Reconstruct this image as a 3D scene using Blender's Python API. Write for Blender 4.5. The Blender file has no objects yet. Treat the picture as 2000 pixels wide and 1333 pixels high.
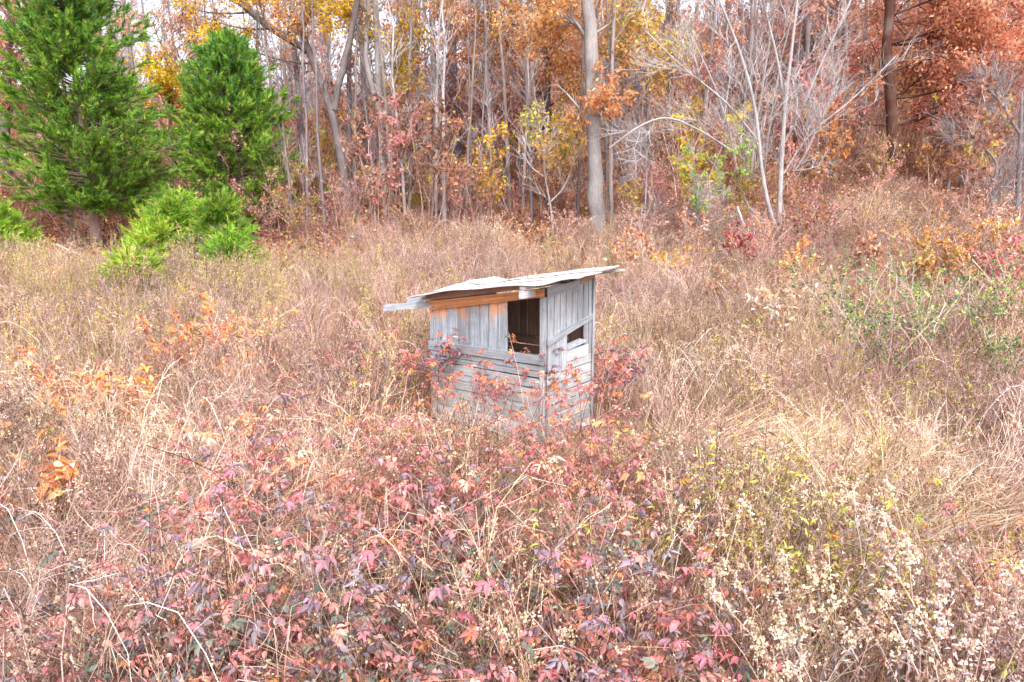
import bpy, math, random
import numpy as np
from mathutils import Vector, Matrix

sc = bpy.context.scene
# ---------------------------------------------------------------- camera
PITCH = math.radians(10.8)
CZ = 3.0
F = 1389.0                                   # focal length in pixels of the 2000 px wide photograph
cam = bpy.data.cameras.new('camera')
cam.sensor_width = 36.0
cam.lens = 36.0 * F / 2000.0
cam.clip_start = 0.05
cam.clip_end = 600.0
camo = bpy.data.objects.new('camera', cam)
camo.location = (0, 0, CZ)
camo.rotation_euler = (math.radians(90) - PITCH, 0, 0)
sc.collection.objects.link(camo)
sc.camera = camo
# ---------------------------------------------------------------- sky, sun, exposure
SUN_EL, SUN_AZ = math.radians(52), math.radians(165)      # azimuth clockwise from +Y
w = bpy.data.worlds.new('World')
sc.world = w
w.use_nodes = True
nt = w.node_tree
nt.nodes.clear()
sky = nt.nodes.new('ShaderNodeTexSky')
sky.sky_type = 'NISHITA'
sky.sun_disc = False
sky.sun_elevation = SUN_EL
sky.sun_rotation = SUN_AZ
sky.dust_density = 4.0
sky.air_density = 1.0
hs = nt.nodes.new('ShaderNodeHueSaturation')
hs.inputs['Saturation'].default_value = 0.44
hs.inputs['Value'].default_value = 1.0
bg = nt.nodes.new('ShaderNodeBackground')
bg.inputs['Strength'].default_value = 0.15
wo = nt.nodes.new('ShaderNodeOutputWorld')
nt.links.new(sky.outputs[0], hs.inputs['Color'])
nt.links.new(hs.outputs[0], bg.inputs['Color'])
nt.links.new(bg.outputs[0], wo.inputs['Surface'])
sl = bpy.data.lights.new('sun', 'SUN')
sl.energy = 0.9
sl.angle = math.radians(25)
sl.color = (1.0, 0.97, 0.95)
so = bpy.data.objects.new('sun', sl)
d = Vector((math.sin(SUN_AZ) * math.cos(SUN_EL), math.cos(SUN_AZ) * math.cos(SUN_EL), math.sin(SUN_EL)))
so.rotation_euler = d.to_track_quat('Z', 'Y').to_euler()
sc.collection.objects.link(so)
sc.view_settings.view_transform = 'Standard'
sc.view_settings.look = 'None'
sc.view_settings.gamma = 1.0
sc.view_settings.use_curve_mapping = False
sc.view_settings.exposure = 1.6
sc.cycles.max_bounces = 6
sc.cycles.diffuse_bounces = 4
sc.cycles.transmission_bounces = 4
sc.cycles.glossy_bounces = 2

rng = np.random.default_rng(11)
PI = math.pi


# ---------------------------------------------------------------- terrain and pixel helpers
def sst(a, b, x):
    t = np.clip((x - a) / (b - a), 0, 1)
    return t * t * (3 - 2 * t)


def G(x, y):
    x = np.asarray(x, float)
    y = np.asarray(y, float)
    z = 0.1 * np.maximum(0, y - 9.5)
    z = z + (0.14 + 0.15 * sst(-20, 9, x)) * np.maximum(0, y - 29) * 1.0 * (1 - 0.45 * sst(45, 75, y))
    z = z + 0.09 * np.sin(x * 0.9 + 1.3) * np.sin(y * 0.7 + 0.4) * sst(9, 14, y) + 0.05 * np.sin(x * 2.1 + y * 1.3)* sst(9, 12, y)
    z = z + 0.25 * sst(3.5, 9, x) * sst(7, 13, y)
    z = z + 0.085 * sst(-1, 10, x) * np.clip(y - 13, 0, 18) + 0.03 * sst(-6, 0, x) * np.clip(y - 16, 0, 12)
    z = z - 0.02 * np.maximum(0, 7.0 - y)
    return z


def proj(x, y, z):
    z = z - CZ
    fw = y * math.cos(PITCH) - z * math.sin(PITCH)
    up = y * math.sin(PITCH) + z * math.cos(PITCH)
    fw = np.maximum(fw, 0.05)
    return 1000 + F * x / fw, 666.5 - F * up / fw


def ray(px, py):
    a = (px - 1000) / F
    b = (666.5 - py) / F
    return np.array([a, math.cos(PITCH) + b * math.sin(PITCH), -math.sin(PITCH) + b * math.cos(PITCH)])


def at(px, py, Y):
    r = ray(px, py)
    return np.array([0, 0, CZ]) + r * (Y / r[1])


def gp(px, py, dz=0.0):
    r = ray(px, py)
    t = 2.5
    while t < 90:
        p = np.array([0, 0, CZ]) + r * t
        if p[2] < float(G(p[0], p[1])) + dz:
            break
        t += 0.05
    return np.array([p[0], p[1], float(G(p[0], p[1]))])


# ---------------------------------------------------------------- mesh builder
def nrm(a):
    return a / np.maximum(np.linalg.norm(a, axis=-1, keepdims=True), 1e-9)


class MB:
    def __init__(s):
        s.V = []; s.Fq = []; s.Ft = []; s.C = []; s.n = 0; s.X = []

    def add(s, V, Q=None, T=None, C=(0.5, 0.5, 0.5), X=None):
        V = np.asarray(V, float).reshape(-1, 3)
        C = np.broadcast_to(np.asarray(C, float), (len(V), 3))
        s.V.append(V); s.C.append(C)
        s.X.append(np.zeros((len(V), 3)) if X is None else np.broadcast_to(np.asarray(X, float), (len(V), 3)))
        if Q is not None and len(Q): s.Fq.append(np.asarray(Q, int) + s.n)
        if T is not None and len(T): s.Ft.append(np.asarray(T, int) + s.n)
        s.n += len(V)

    def mesh(s, name, mat, off=(0, 0, 0), smooth=False):
        m = bpy.data.meshes.new(name)
        if s.n:
            V = np.concatenate(s.V) - np.asarray(off, float)
            q = np.concatenate(s.Fq) if s.Fq else np.zeros((0, 4), int)
            t = np.concatenate(s.Ft) if s.Ft else np.zeros((0, 3), int)
            m.vertices.add(len(V)); m.vertices.foreach_set('co', V.astype('f').ravel())
            L = np.concatenate([q.ravel(), t.ravel()])
            m.loops.add(len(L)); m.loops.foreach_set('vertex_index', L.astype('i'))
            st = np.concatenate([np.arange(len(q)) * 4, len(q) * 4 + np.arange(len(t)) * 3])
            m.polygons.add(len(st)); m.polygons.foreach_set('loop_start', st.astype('i'))
            m.polygons.foreach_set('use_smooth', np.full(len(st), bool(smooth)))
            m.update(calc_edges=True)
            C = np.concatenate(s.C)
            a = m.color_attributes.new('col', 'FLOAT_COLOR', 'POINT')
            a.data.foreach_set('color', np.concatenate([C, np.ones((len(C), 1))], 1).astype('f').ravel())
            X = np.concatenate(s.X)
            if np.any(X):
                b = m.attributes.new('gr', 'FLOAT_VECTOR', 'POINT')
                b.data.foreach_set('vector', X.astype('f').ravel())
        m.materials.append(mat)
        return m


def tubes(mb, P, R, sides=3, col=(0.5, 0.5, 0.5)):
    P = np.asarray(P, float)
    if P.ndim == 2: P = P[None]
    n, k, _ = P.shape
    R = np.broadcast_to(np.asarray(R, float), (n, k))
    T = nrm(np.gradient(P, axis=1))
    D = nrm(P[:, -1] - P[:, 0] + 1e-6)
    ref = np.where(np.abs(D[:, 2:3]) > 0.7, np.array([[1.0, 0.1, 0]]), np.array([[0.1, 0, 1.0]]))
    A = nrm(np.cross(T, ref[:, None, :]))
    B = np.cross(T, A)
    th = np.arange(sides) * 2 * PI / sides
    ring = A[:, :, None, :] * np.cos(th)[None, None, :, None] + B[:, :, None, :] * np.sin(th)[None, None, :, None]
    V = P[:, :, None, :] + ring * R[:, :, None, None]
    i = np.arange(n)[:, None, None] * k * sides + np.arange(k - 1)[None, :, None] * sides
    j = np.arange(sides)[None, None, :]
    j2 = (j + 1) % sides
    Q = np.stack([i + j, i + j2, i + j2 + sides, i + j + sides], -1).reshape(-1, 4)
    col = np.asarray(col, float)
    if col.ndim == 2: col = col[:, None, None, :]
    C = np.broadcast_to(col, (n, k, sides, 3)).reshape(-1, 3)
    mb.add(V.reshape(-1, 3), Q, None, C)


def ribbons(mb, P, W, col, side=None):
    n, k, _ = P.shape
    W = np.broadcast_to(np.asarray(W, float), (n, k))
    T = nrm(np.gradient(P, axis=1))
    if side is None: side = nrm(rng.normal(size=(n, 3)) * [1, 1, 0.4])
    S = nrm(np.cross(T, np.broadcast_to(side[:, None, :], T.shape)))
    V = np.stack([P - S * W[..., None], P + S * W[..., None]], 2)
    i = np.arange(n)[:, None] * k * 2 + np.arange(k - 1)[None] * 2
    Q = np.stack([i, i + 1, i + 3, i + 2], -1).reshape(-1, 4)
    col = np.asarray(col, float)
    if col.ndim == 2: col = col[:, None, None, :]
    mb.add(V.reshape(-1, 3), Q, None, np.broadcast_to(col, (n, k, 2, 3)).reshape(-1, 3))


LEAF4 = (np.array([(0, 0, 0), (.45, .5, .1), (1, 0, -.12), (.45, -.5, .1)]), np.array([(0, 1, 2), (0, 2, 3)]))
LEAF7 = (np.array([(.5, 0, -.02), (0, 0, 0), (.28, .42, .1), (.66, .36, .04), (1.05, 0, -.22), (.66, -.36, .04), (.28, -.42, .1)]),
         np.array([(0, 1, 2), (0, 2, 3), (0, 3, 4), (0, 4, 5), (0, 5, 6), (0, 6, 1)]))
_o = [(0, 0), (.18, .14), (.2, .42), (.38, .2), (.55, .5), (.66, .18), (.86, .26), (1.05, 0), (.86, -.26), (.66, -.18), (.55, -.5), (.38, -.2), (.2, -.42), (.18, -.14)]
OAK = (np.array([(.5, 0, 0)] + [(x, y, .18 * abs(y) - .12 * x * x) for x, y in _o]),
       np.array([(0, i + 1, (i + 1) % 14 + 1) for i in range(14)]))
FLUFF = (np.array([(0, -.5, 0), (1, -.35, .1), (1, .5, -.1), (0, .4, 0), (0, 0, -.5), (1, .1, -.4), (.9, 0, .5), (.1, 0, .4)]),
         np.array([(0, 1, 2), (0, 2, 3), (4, 5, 6), (4, 6, 7)]))


def leaves(mb, pos, dr, L, W, col, tm=LEAF4, up=None):
    n = len(pos)
    if n == 0: return
    a = nrm(dr)
    if up is None: up = rng.normal(size=(n, 3)) + [0, 0, 0.6]
    b = nrm(np.cross(up, a))
    c = np.cross(a, b)
    tv, tf = tm
    L = np.broadcast_to(np.asarray(L, float), (n,))[:, None, None]
    W = np.broadcast_to(np.asarray(W, float), (n,))[:, None, None]
    V = pos[:, None] + a[:, None] * tv[None, :, 0:1] * L + b[:, None] * tv[None, :, 1:2] * W + c[:, None] * tv[None, :, 2:3] * L
    T = (np.arange(n)[:, None, None] * len(tv) + tf[None]).reshape(-1, 3)
    mb.add(V.reshape(-1, 3), None, T, np.repeat(np.broadcast_to(col, (n, 3)), len(tv), 0))


def S2L(r, g, b):
    c = np.array([r, g, b]) / 255.0
    return np.where(c < 0.04045, c / 12.92, ((c + 0.055) / 1.055) ** 2.4)


PAL = {
    'straw': [(208, 180, 148), (186, 156, 126), (224, 204, 178), (150, 118, 94), (198, 168, 146), (128, 98, 80)],
    'pinktan': [(204, 174, 160), (180, 146, 134), (222, 198, 186), (142, 108, 96), (190, 156, 138), (210, 184, 178), (116, 88, 80)],
    'brown': [(128, 88, 66), (108, 74, 56), (148, 104, 80), (120, 84, 76)],
    'cane': [(216, 192, 180), (198, 174, 164), (230, 212, 204), (172, 142, 130)],
    'darkcane': [(104, 64, 58), (90, 60, 58), (122, 80, 68)],
    'fluff': [(228, 214, 198), (214, 194, 172), (236, 226, 216), (204, 178, 158)],
    'white': [(236, 232, 228), (226, 216, 206), (212, 206, 206)],
    'grey': [(176, 170, 176), (156, 148, 154), (192, 188, 192)],
    'yelgreen': [(192, 188, 76), (208, 198, 92), (164, 170, 70), (216, 204, 112)],
    'yellow': [(222, 184, 44), (206, 164, 40), (230, 200, 70), (212, 172, 52)],
    'mustard': [(196, 150, 52), (184, 150, 64), (206, 172, 74), (190, 130, 46)],
    'red': [(212, 104, 104), (196, 84, 88), (224, 130, 124), (216, 112, 96), (184, 78, 90)],
    'pink': [(224, 138, 134), (214, 118, 120), (230, 152, 132), (206, 110, 122), (220, 128, 100)],
    'crim': [(168, 44, 62), (140, 36, 60), (190, 56, 66)],
    'purple': [(136, 112, 126), (118, 96, 112), (152, 124, 138), (160, 110, 122), (124, 116, 124)],
    'sage': [(116, 128, 108), (98, 114, 98), (134, 142, 122), (88, 104, 94)],
    'green': [(88, 142, 62), (74, 128, 62), (116, 158, 76), (104, 150, 96), (132, 168, 74)],
    'orange': [(232, 146, 76), (226, 128, 66), (238, 164, 100), (216, 114, 58)],
    'oak': [(240, 168, 112), (232, 144, 84), (244, 192, 150), (220, 126, 72), (238, 156, 88), (242, 180, 128), (206, 112, 66)],
    'oakyel': [(230, 166, 66), (220, 148, 52), (238, 184, 98), (212, 130, 54), (226, 156, 74)],
    'coral': [(238, 146, 116), (230, 124, 98), (242, 172, 142), (232, 138, 120), (214, 108, 88)],
    'rose': [(222, 136, 134), (208, 118, 118), (230, 160, 148), (196, 106, 104)],
    'litter': [(172, 104, 68), (148, 86, 58), (190, 124, 80), (126, 76, 54), (200, 140, 100), (160, 100, 76)],
    'cedar': [(112, 164, 60), (88, 144, 54), (134, 180, 62), (70, 118, 50), (152, 190, 72), (118, 144, 74)],
    'cedarblue': [(98, 158, 96), (82, 140, 86), (116, 170, 104)],
    'lime': [(160, 192, 60), (134, 176, 52), (180, 206, 76), (112, 156, 50), (150, 160, 80)],
    'fresh': [(150, 190, 70), (134, 176, 60), (170, 200, 90)],
}
SOFT = dict(red=.26, pink=.22, crim=.2, purple=.25, sage=.2, orange=.15, oak=.3, oakyel=.2, coral=.3, rose=.35, litter=.3, brown=.15, mustard=.12, green=.1)
PALL = {}
for k, v in PAL.items():
    c_ = np.array([S2L(*c) for c in v]); q_ = SOFT.get(k, 0.0)
    PALL[k] = c_ * (1 - q_) + q_ * (c_.mean(1, keepdims=True) * .75 + .12)


def pal(names, n, jit=0.16):
    if isinstance(names, str): names = {names: 1.0}
    ks = list(names); wts = np.array([names[k] for k in ks], float); wts /= wts.sum()
    out = np.zeros((n, 3))
    pick = rng.choice(len(ks), n, p=wts)
    for i, k in enumerate(ks):
        m = pick == i
        out[m] = PALL[k][rng.integers(0, len(PALL[k]), m.sum())]
    return np.clip(out * (1 + rng.normal(size=(n, 1)) * jit) * (1 + rng.normal(size=(n, 3)) * 0.04), 0.004, 0.9)


# ---------------------------------------------------------------- materials
def newmat(name):
    m = bpy.data.materials.new(name); m.use_nodes = True
    t = m.node_tree; t.nodes.clear()
    return m, t


def N(t, kind, **kw):
    n = t.nodes.new('ShaderNode' + kind)
    for k, v in kw.items():
        if k in n.inputs: n.inputs[k].default_value = v
        else: setattr(n, k, v)
    return n


def mathn(t, op, a, b=None, c=None, clamp=False):
    n = t.nodes.new('ShaderNodeMath'); n.operation = op; n.use_clamp = clamp
    for i, v in enumerate((a, b, c)):
        if v is None: continue
        if isinstance(v, (int, float)): n.inputs[i].default_value = v
        else: t.links.new(v, n.inputs[i])
    return n.outputs[0]


def mixc(t, fac, a, b, mode='MIX'):
    n = t.nodes.new('ShaderNodeMix'); n.data_type = 'RGBA'; n.blend_type = mode
    for i, v in ((0, fac), (6, a), (7, b)):
        if isinstance(v, (int, float)): n.inputs[i].default_value = v
        elif isinstance(v, (tuple, list, np.ndarray)): n.inputs[i].default_value = (*[float(q) for q in v], 1)
        else: t.links.new(v, n.inputs[i])
    return n.outputs[2]


def veg_mat(name, rough=0.7, trans=0.25, vmin=0.75, vmax=1.25, hue=0.03, patch=0.5, tint=False):
    m, t = newmat(name)
    at_ = N(t, 'Attribute', attribute_name='col')
    oi = N(t, 'ObjectInfo')
    val = mathn(t, 'MULTIPLY_ADD', oi.outputs['Random'], vmax - vmin, vmin)
    geo = N(t, 'NewGeometry')
    nz = N(t, 'TexNoise', Scale=0.45, Detail=2.0)
    t.links.new(geo.outputs['Position'], nz.inputs['Vector'])
    pv = mathn(t, 'MULTIPLY_ADD', nz.outputs['Fac'], patch * 2, 1 - patch)
    v2 = mathn(t, 'MULTIPLY', val, pv)
    r7 = mathn(t, 'FRACT', mathn(t, 'MULTIPLY', oi.outputs['Random'], 7.31))
    hv = mathn(t, 'MULTIPLY_ADD', r7, hue, 0.5 - hue / 2)
    h = N(t, 'HueSaturation')
    base_c = at_.outputs['Color']
    if tint:
        nb = N(t, 'TexNoise', Scale=0.28, Detail=3.0)
        vo_ = N(t, 'VectorMath', operation='ADD'); vo_.inputs[1].default_value = (31, 7, 0)
        t.links.new(geo.outputs['Position'], vo_.inputs[0]); t.links.new(vo_.outputs[0], nb.inputs['Vector'])
        mrb = N(t, 'MapRange'); mrb.inputs['From Min'].default_value = 0.4; mrb.inputs['From Max'].default_value = 0.6
        t.links.new(nb.outputs['Fac'], mrb.inputs['Value'])
        tc_ = mixc(t, mrb.outputs[0], (1.0, .94, .985), (1.03, 1.03, .9))
        base_c = mixc(t, 1.0, base_c, tc_, 'MULTIPLY')
    t.links.new(hv, h.inputs['Hue']); t.links.new(v2, h.inputs['Value']); t.links.new(base_c, h.inputs['Color'])
    df = N(t, 'BsdfPrincipled', Roughness=rough)
    df.inputs['Specular IOR Level'].default_value = 0.25
    t.links.new(h.outputs[0], df.inputs['Base Color'])
    out = N(t, 'OutputMaterial')
    if trans > 0:
        tr = N(t, 'BsdfTranslucent')
        t.links.new(h.outputs[0], tr.inputs['Color'])
        mx = N(t, 'MixShader', Fac=trans)
        t.links.new(df.outputs[0], mx.inputs[1]); t.links.new(tr.outputs[0], mx.inputs[2])
        t.links.new(mx.outputs[0], out.inputs['Surface'])
    else:
        t.links.new(df.outputs[0], out.inputs['Surface'])
    return m


M_STEM = veg_mat('dry_stems', 0.75, 0.0, tint=True)
M_DRY = veg_mat('dry_leaves', 0.8, 0.25, tint=True)
M_LEAF = veg_mat('leaves', 0.5, 0.3, 0.85, 1.15, 0.02, 0.1)
M_CROWN = veg_mat('tree_leaves', 0.6, 0.48, 0.85, 1.25, 0.03, 0.28)
M_CEDAR = veg_mat('cedar_foliage', 0.6, 0.3, 0.9, 1.1, 0.01, 0.2)


def bark_mat(name, scale=1.0, contrast=0.5):
    m, t = newmat(name)
    at_ = N(t, 'Attribute', attribute_name='col')
    tc = N(t, 'TexCoord')
    mp = N(t, 'Mapping'); mp.inputs['Scale'].default_value = (9 * scale, 9 * scale, 1.4 * scale)
    t.links.new(tc.outputs['Object'], mp.inputs['Vector'])
    n1 = N(t, 'TexNoise', Scale=3.0, Detail=6.0, Roughness=0.7)
    t.links.new(mp.outputs[0], n1.inputs['Vector'])
    n2 = N(t, 'TexNoise', Scale=1.3, Detail=3.0)
    t.links.new(tc.outputs['Object'], n2.inputs['Vector'])
    f = mathn(t, 'MULTIPLY_ADD', n1.outputs['Fac'], 2.4 * contrast, 1 - 1.2 * contrast)
    f2 = mathn(t, 'MULTIPLY', f, mathn(t, 'MULTIPLY_ADD', n2.outputs['Fac'], 0.8, 0.6))
    h = N(t, 'HueSaturation')
    t.links.new(f2, h.inputs['Value']); t.links.new(at_.outputs['Color'], h.inputs['Color'])
    lich = mixc(t, mathn(t, 'MULTIPLY', mathn(t, 'SUBTRACT', n2.outputs['Fac'], 0.5, clamp=True), 0.7), h.outputs[0], (0.42, 0.44, 0.38))
    b = N(t, 'BsdfPrincipled', Roughness=0.9)
    b.inputs['Specular IOR Level'].default_value = 0.15
    t.links.new(lich, b.inputs['Base Color'])
    bp = N(t, 'Bump', Strength=0.7, Distance=0.03)
    t.links.new(n1.outputs['Fac'], bp.inputs['Height']); t.links.new(bp.outputs[0], b.inputs['Normal'])
    o = N(t, 'OutputMaterial'); t.links.new(b.outputs[0], o.inputs['Surface'])
    return m


M_BARK = bark_mat('bark', 1.0, 0.75)


def wood_mat(name, base_a, base_b, fresh=None):
    """weathered wood, grain runs along gr.x; fresh = unweathered colour where gr.z (distance fraction) is high"""
    m, t = newmat(name)
    g = N(t, 'Attribute', attribute_name='gr')
    oi = N(t, 'ObjectInfo')
    mp = N(t, 'Mapping'); mp.inputs['Scale'].default_value = (2.2, 38, 0)
    t.links.new(g.outputs['Vector'], mp.inputs['Vector'])
    off = N(t, 'CombineXYZ')
    t.links.new(mathn(t, 'MULTIPLY', oi.outputs['Random'], 41.0), off.inputs['X'])
    t.links.new(mathn(t, 'MULTIPLY', oi.outputs['Random'], 17.0), off.inputs['Z'])
    va = N(t, 'VectorMath', operation='ADD')
    t.links.new(mp.outputs[0], va.inputs[0]); t.links.new(off.outputs[0], va.inputs[1])
    n1 = N(t, 'TexNoise', Scale=1.0, Detail=5.0, Roughness=0.65, Distortion=0.6)
    t.links.new(va.outputs[0], n1.inputs['Vector'])
    mp2 = N(t, 'Mapping'); mp2.inputs['Scale'].default_value = (7, 20, 0)
    va2 = N(t, 'VectorMath', operation='ADD')
    t.links.new(g.outputs['Vector'], mp2.inputs['Vector']); t.links.new(mp2.outputs[0], va2.inputs[0]); t.links.new(off.outputs[0], va2.inputs[1])
    n2 = N(t, 'TexNoise', Scale=0.6, Detail=3.0)
    t.links.new(va2.outputs[0], n2.inputs['Vector'])
    vo = N(t, 'TexVoronoi', Scale=1.0)
    t.links.new(va2.outputs[0], vo.inputs['Vector'])
    cr = t.nodes.new('ShaderNodeValToRGB')
    cr.color_ramp.elements[0].position = 0.3; cr.color_ramp.elements[0].color = (*[c * 0.75 for c in base_b], 1)
    cr.color_ramp.elements[1].position = 0.62; cr.color_ramp.elements[1].color = (*base_a, 1)
    e = cr.color_ramp.elements.new(0.45); e.color = (*base_b, 1)
    t.links.new(n1.outputs['Fac'], cr.inputs['Fac'])
    col = mixc(t, mathn(t, 'MULTIPLY', n2.outputs['Fac'], 0.8), cr.outputs[0], [0.5 * (a + b) for a, b in zip(base_a, base_b)])
    geo = N(t, 'NewGeometry')
    n5 = N(t, 'TexNoise', Scale=3.2, Detail=4.0, Roughness=0.7)
    t.links.new(geo.outputs['Position'], n5.inputs['Vector'])
    mr5 = N(t, 'MapRange'); mr5.inputs['From Min'].default_value = 0.48; mr5.inputs['From Max'].default_value = 0.7; mr5.inputs['To Max'].default_value = 0.55
    t.links.new(n5.outputs['Fac'], mr5.inputs['Value'])
    col = mixc(t, mr5.outputs[0], col, [c * .8 * k for c, k in zip(base_b, (1.15, 1.0, .82))])
    knot = mathn(t, 'LESS_THAN', vo.outputs['Distance'], 0.1)
    if fresh is not None:
        z = N(t, 'SeparateXYZ'); t.links.new(g.outputs['Vector'], z.inputs[0])
        mp3 = N(t, 'Mapping'); mp3.inputs['Scale'].default_value = (6, 34, 0)
        va3 = N(t, 'VectorMath', operation='ADD')
        t.links.new(g.outputs['Vector'], mp3.inputs['Vector']); t.links.new(mp3.outputs[0], va3.inputs[0]); t.links.new(off.outputs[0], va3.inputs[1])
        n3 = N(t, 'TexNoise', Scale=0.7, Detail=3.0)
        t.links.new(va3.outputs[0], n3.inputs['Vector'])
        s = mathn(t, 'ADD', z.outputs['Z'], mathn(t, 'MULTIPLY_ADD', n3.outputs['Fac'], 1.3, -0.65))
        mr = N(t, 'MapRange'); mr.inputs['From Min'].default_value = 0.62; mr.inputs['From Max'].default_value = 0.98
        t.links.new(s, mr.inputs['Value'])
        fc = mixc(t, n1.outputs['Fac'], [c * 0.6 for c in fresh], [min(1, c * 1.35) for c in fresh])
        col = mixc(t, mr.outputs[0], col, fc)
    col = mixc(t, mathn(t, 'MULTIPLY', knot, 0.6), col, (0.08, 0.07, 0.07))
    h = N(t, 'HueSaturation')
    t.links.new(mathn(t, 'MULTIPLY_ADD', oi.outputs['Random'], 0.4, 0.8), h.inputs['Value'])
    t.links.new(col, h.inputs['Color'])
    b = N(t, 'BsdfPrincipled', Roughness=0.85)
    b.inputs['Specular IOR Level'].default_value = 0.2
    t.links.new(h.outputs[0], b.inputs['Base Color'])
    bp = N(t, 'Bump', Strength=0.5, Distance=0.004)
    t.links.new(n1.outputs['Fac'], bp.inputs['Height']); t.links.new(bp.outputs[0], b.inputs['Normal'])
    o = N(t, 'OutputMaterial'); t.links.new(b.outputs[0], o.inputs['Surface'])
    return m


M_WOOD = wood_mat('grey_boards', (0.50, 0.525, 0.565), (0.27, 0.29, 0.325))
M_WOODF = wood_mat('grey_boards_orange_top', (0.46, 0.495, 0.55), (0.20, 0.225, 0.27), fresh=(0.60, 0.31, 0.18))
M_BEAM = wood_mat('orange_beam', (0.72, 0.33, 0.15), (0.46, 0.19, 0.085))
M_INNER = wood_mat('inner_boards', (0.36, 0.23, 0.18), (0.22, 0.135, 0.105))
M_LOW = wood_mat('silvered_boards', (0.56, 0.58, 0.60), (0.38, 0.39, 0.405))
M_SKID = wood_mat('brown_skid', (0.30, 0.24, 0.19), (0.16, 0.12, 0.09))
M_ROOF = wood_mat('pale_roof', (0.72, 0.74, 0.75), (0.52, 0.55, 0.57))


def ground_mat():
    m, t = newmat('ground_soil')
    geo = N(t, 'NewGeometry')
    n1 = N(t, 'TexNoise', Scale=9.0, Detail=8.0, Roughness=0.75)
    n2 = N(t, 'TexNoise', Scale=0.35, Detail=3.0)
    vo = N(t, 'TexVoronoi', Scale=11.0)
    for q in (n1, n2, vo): t.links.new(geo.outputs['Position'], q.inputs['Vector'])
    cr = t.nodes.new('ShaderNodeValToRGB')
    E_ = cr.color_ramp.elements
    E_[0].position = 0.35; E_[0].color = (0.09, 0.055, 0.04, 1)
    E_[1].position = 0.68; E_[1].color = (0.52, 0.31, 0.19, 1)
    e = E_.new(0.5); e.color = (0.32, 0.17, 0.10, 1)
    t.links.new(n1.outputs['Fac'], cr.inputs['Fac'])
    c = mixc(t, mathn(t, 'MULTIPLY', n2.outputs['Fac'], 0.6), cr.outputs[0], (0.33, 0.17, 0.09))
    c = mixc(t, 0.35, c, vo.outputs['Color'], 'OVERLAY')
    b = N(t, 'BsdfPrincipled', Roughness=0.95)
    t.links.new(c, b.inputs['Base Color'])
    bp = N(t, 'Bump', Strength=1.0, Distance=0.05)
    t.links.new(n1.outputs['Fac'], bp.inputs['Height']); t.links.new(bp.outputs[0], b.inputs['Normal'])
    o = N(t, 'OutputMaterial'); t.links.new(b.outputs[0], o.inputs['Surface'])
    return m


M_GROUND = ground_mat()


# ---------------------------------------------------------------- object helpers
def tag(o, label=None, cat=None, group=None, kind=None):
    if label: o['label'] = label
    if cat: o['category'] = cat
    if group: o['group'] = group
    if kind: o['kind'] = kind
    return o


def link(name, mesh, parent=None, loc=None):
    o = bpy.data.objects.new(name, mesh)
    if name in ('leaves', 'crown', 'foliage', 'seed_heads', 'twigs', 'limbs', 'branches', 'stalks', 'stems', 'cane'): o['kind'] = 'stuff'
    sc.collection.objects.link(o)
    if parent is not None: o.parent = parent
    if loc is not None: o.location = loc
    return o


def empty(name, loc, rz=0, **kw):
    o = bpy.data.objects.new(name, None)
    o.empty_display_size = 0.2
    o.location = loc; o.rotation_euler = (0, 0, rz)
    sc.collection.objects.link(o)
    return tag(o, **kw)


def copy_tree(o, loc, rz, s=1.0, tilt=(0, 0), label=None, group=None, parent=None):
    c = o.copy(); sc.collection.objects.link(c)
    c.location = loc; c.rotation_euler = (tilt[0], tilt[1], rz); c.scale = (s, s, s)
    if label: c['label'] = label
    if group: c['group'] = group
    for ch in o.children:
        k = ch.copy(); sc.collection.objects.link(k); k.parent = c
    return c


# ---------------------------------------------------------------- ground and sky setting
gx = np.concatenate([np.linspace(-140, -30, 16), np.linspace(-28, 28, 113), np.linspace(30, 140, 16)])
gy = np.concatenate([np.linspace(-30, 0, 8), np.linspace(0.5, 40, 110), np.linspace(41, 110, 50), np.linspace(120, 260, 8)])
XX, YY = np.meshgrid(gx, gy)
ZZ = G(XX, YY)
mb = MB()
nx_, ny_ = len(gx), len(gy)
i = (np.arange(ny_ - 1)[:, None] * nx_ + np.arange(nx_ - 1)[None]).ravel()
mb.add(np.stack([XX, YY, ZZ], -1).reshape(-1, 3), np.stack([i, i + 1, i + nx_ + 1, i + nx_], -1))
tag(link('ground', mb.mesh('ground', M_GROUND, smooth=True)), kind='structure')

# ================================================================ THE HUT
HX, HY = 0.427, 8.559
YAW = math.radians(37.5)
W_, D_ = 1.97, 1.06
hut = empty('hunting_hut', (HX, HY, float(G(HX, HY))), -YAW,
            label='weathered grey board hut with a slanted pale roof standing among red brambles', cat='hut')


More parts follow.
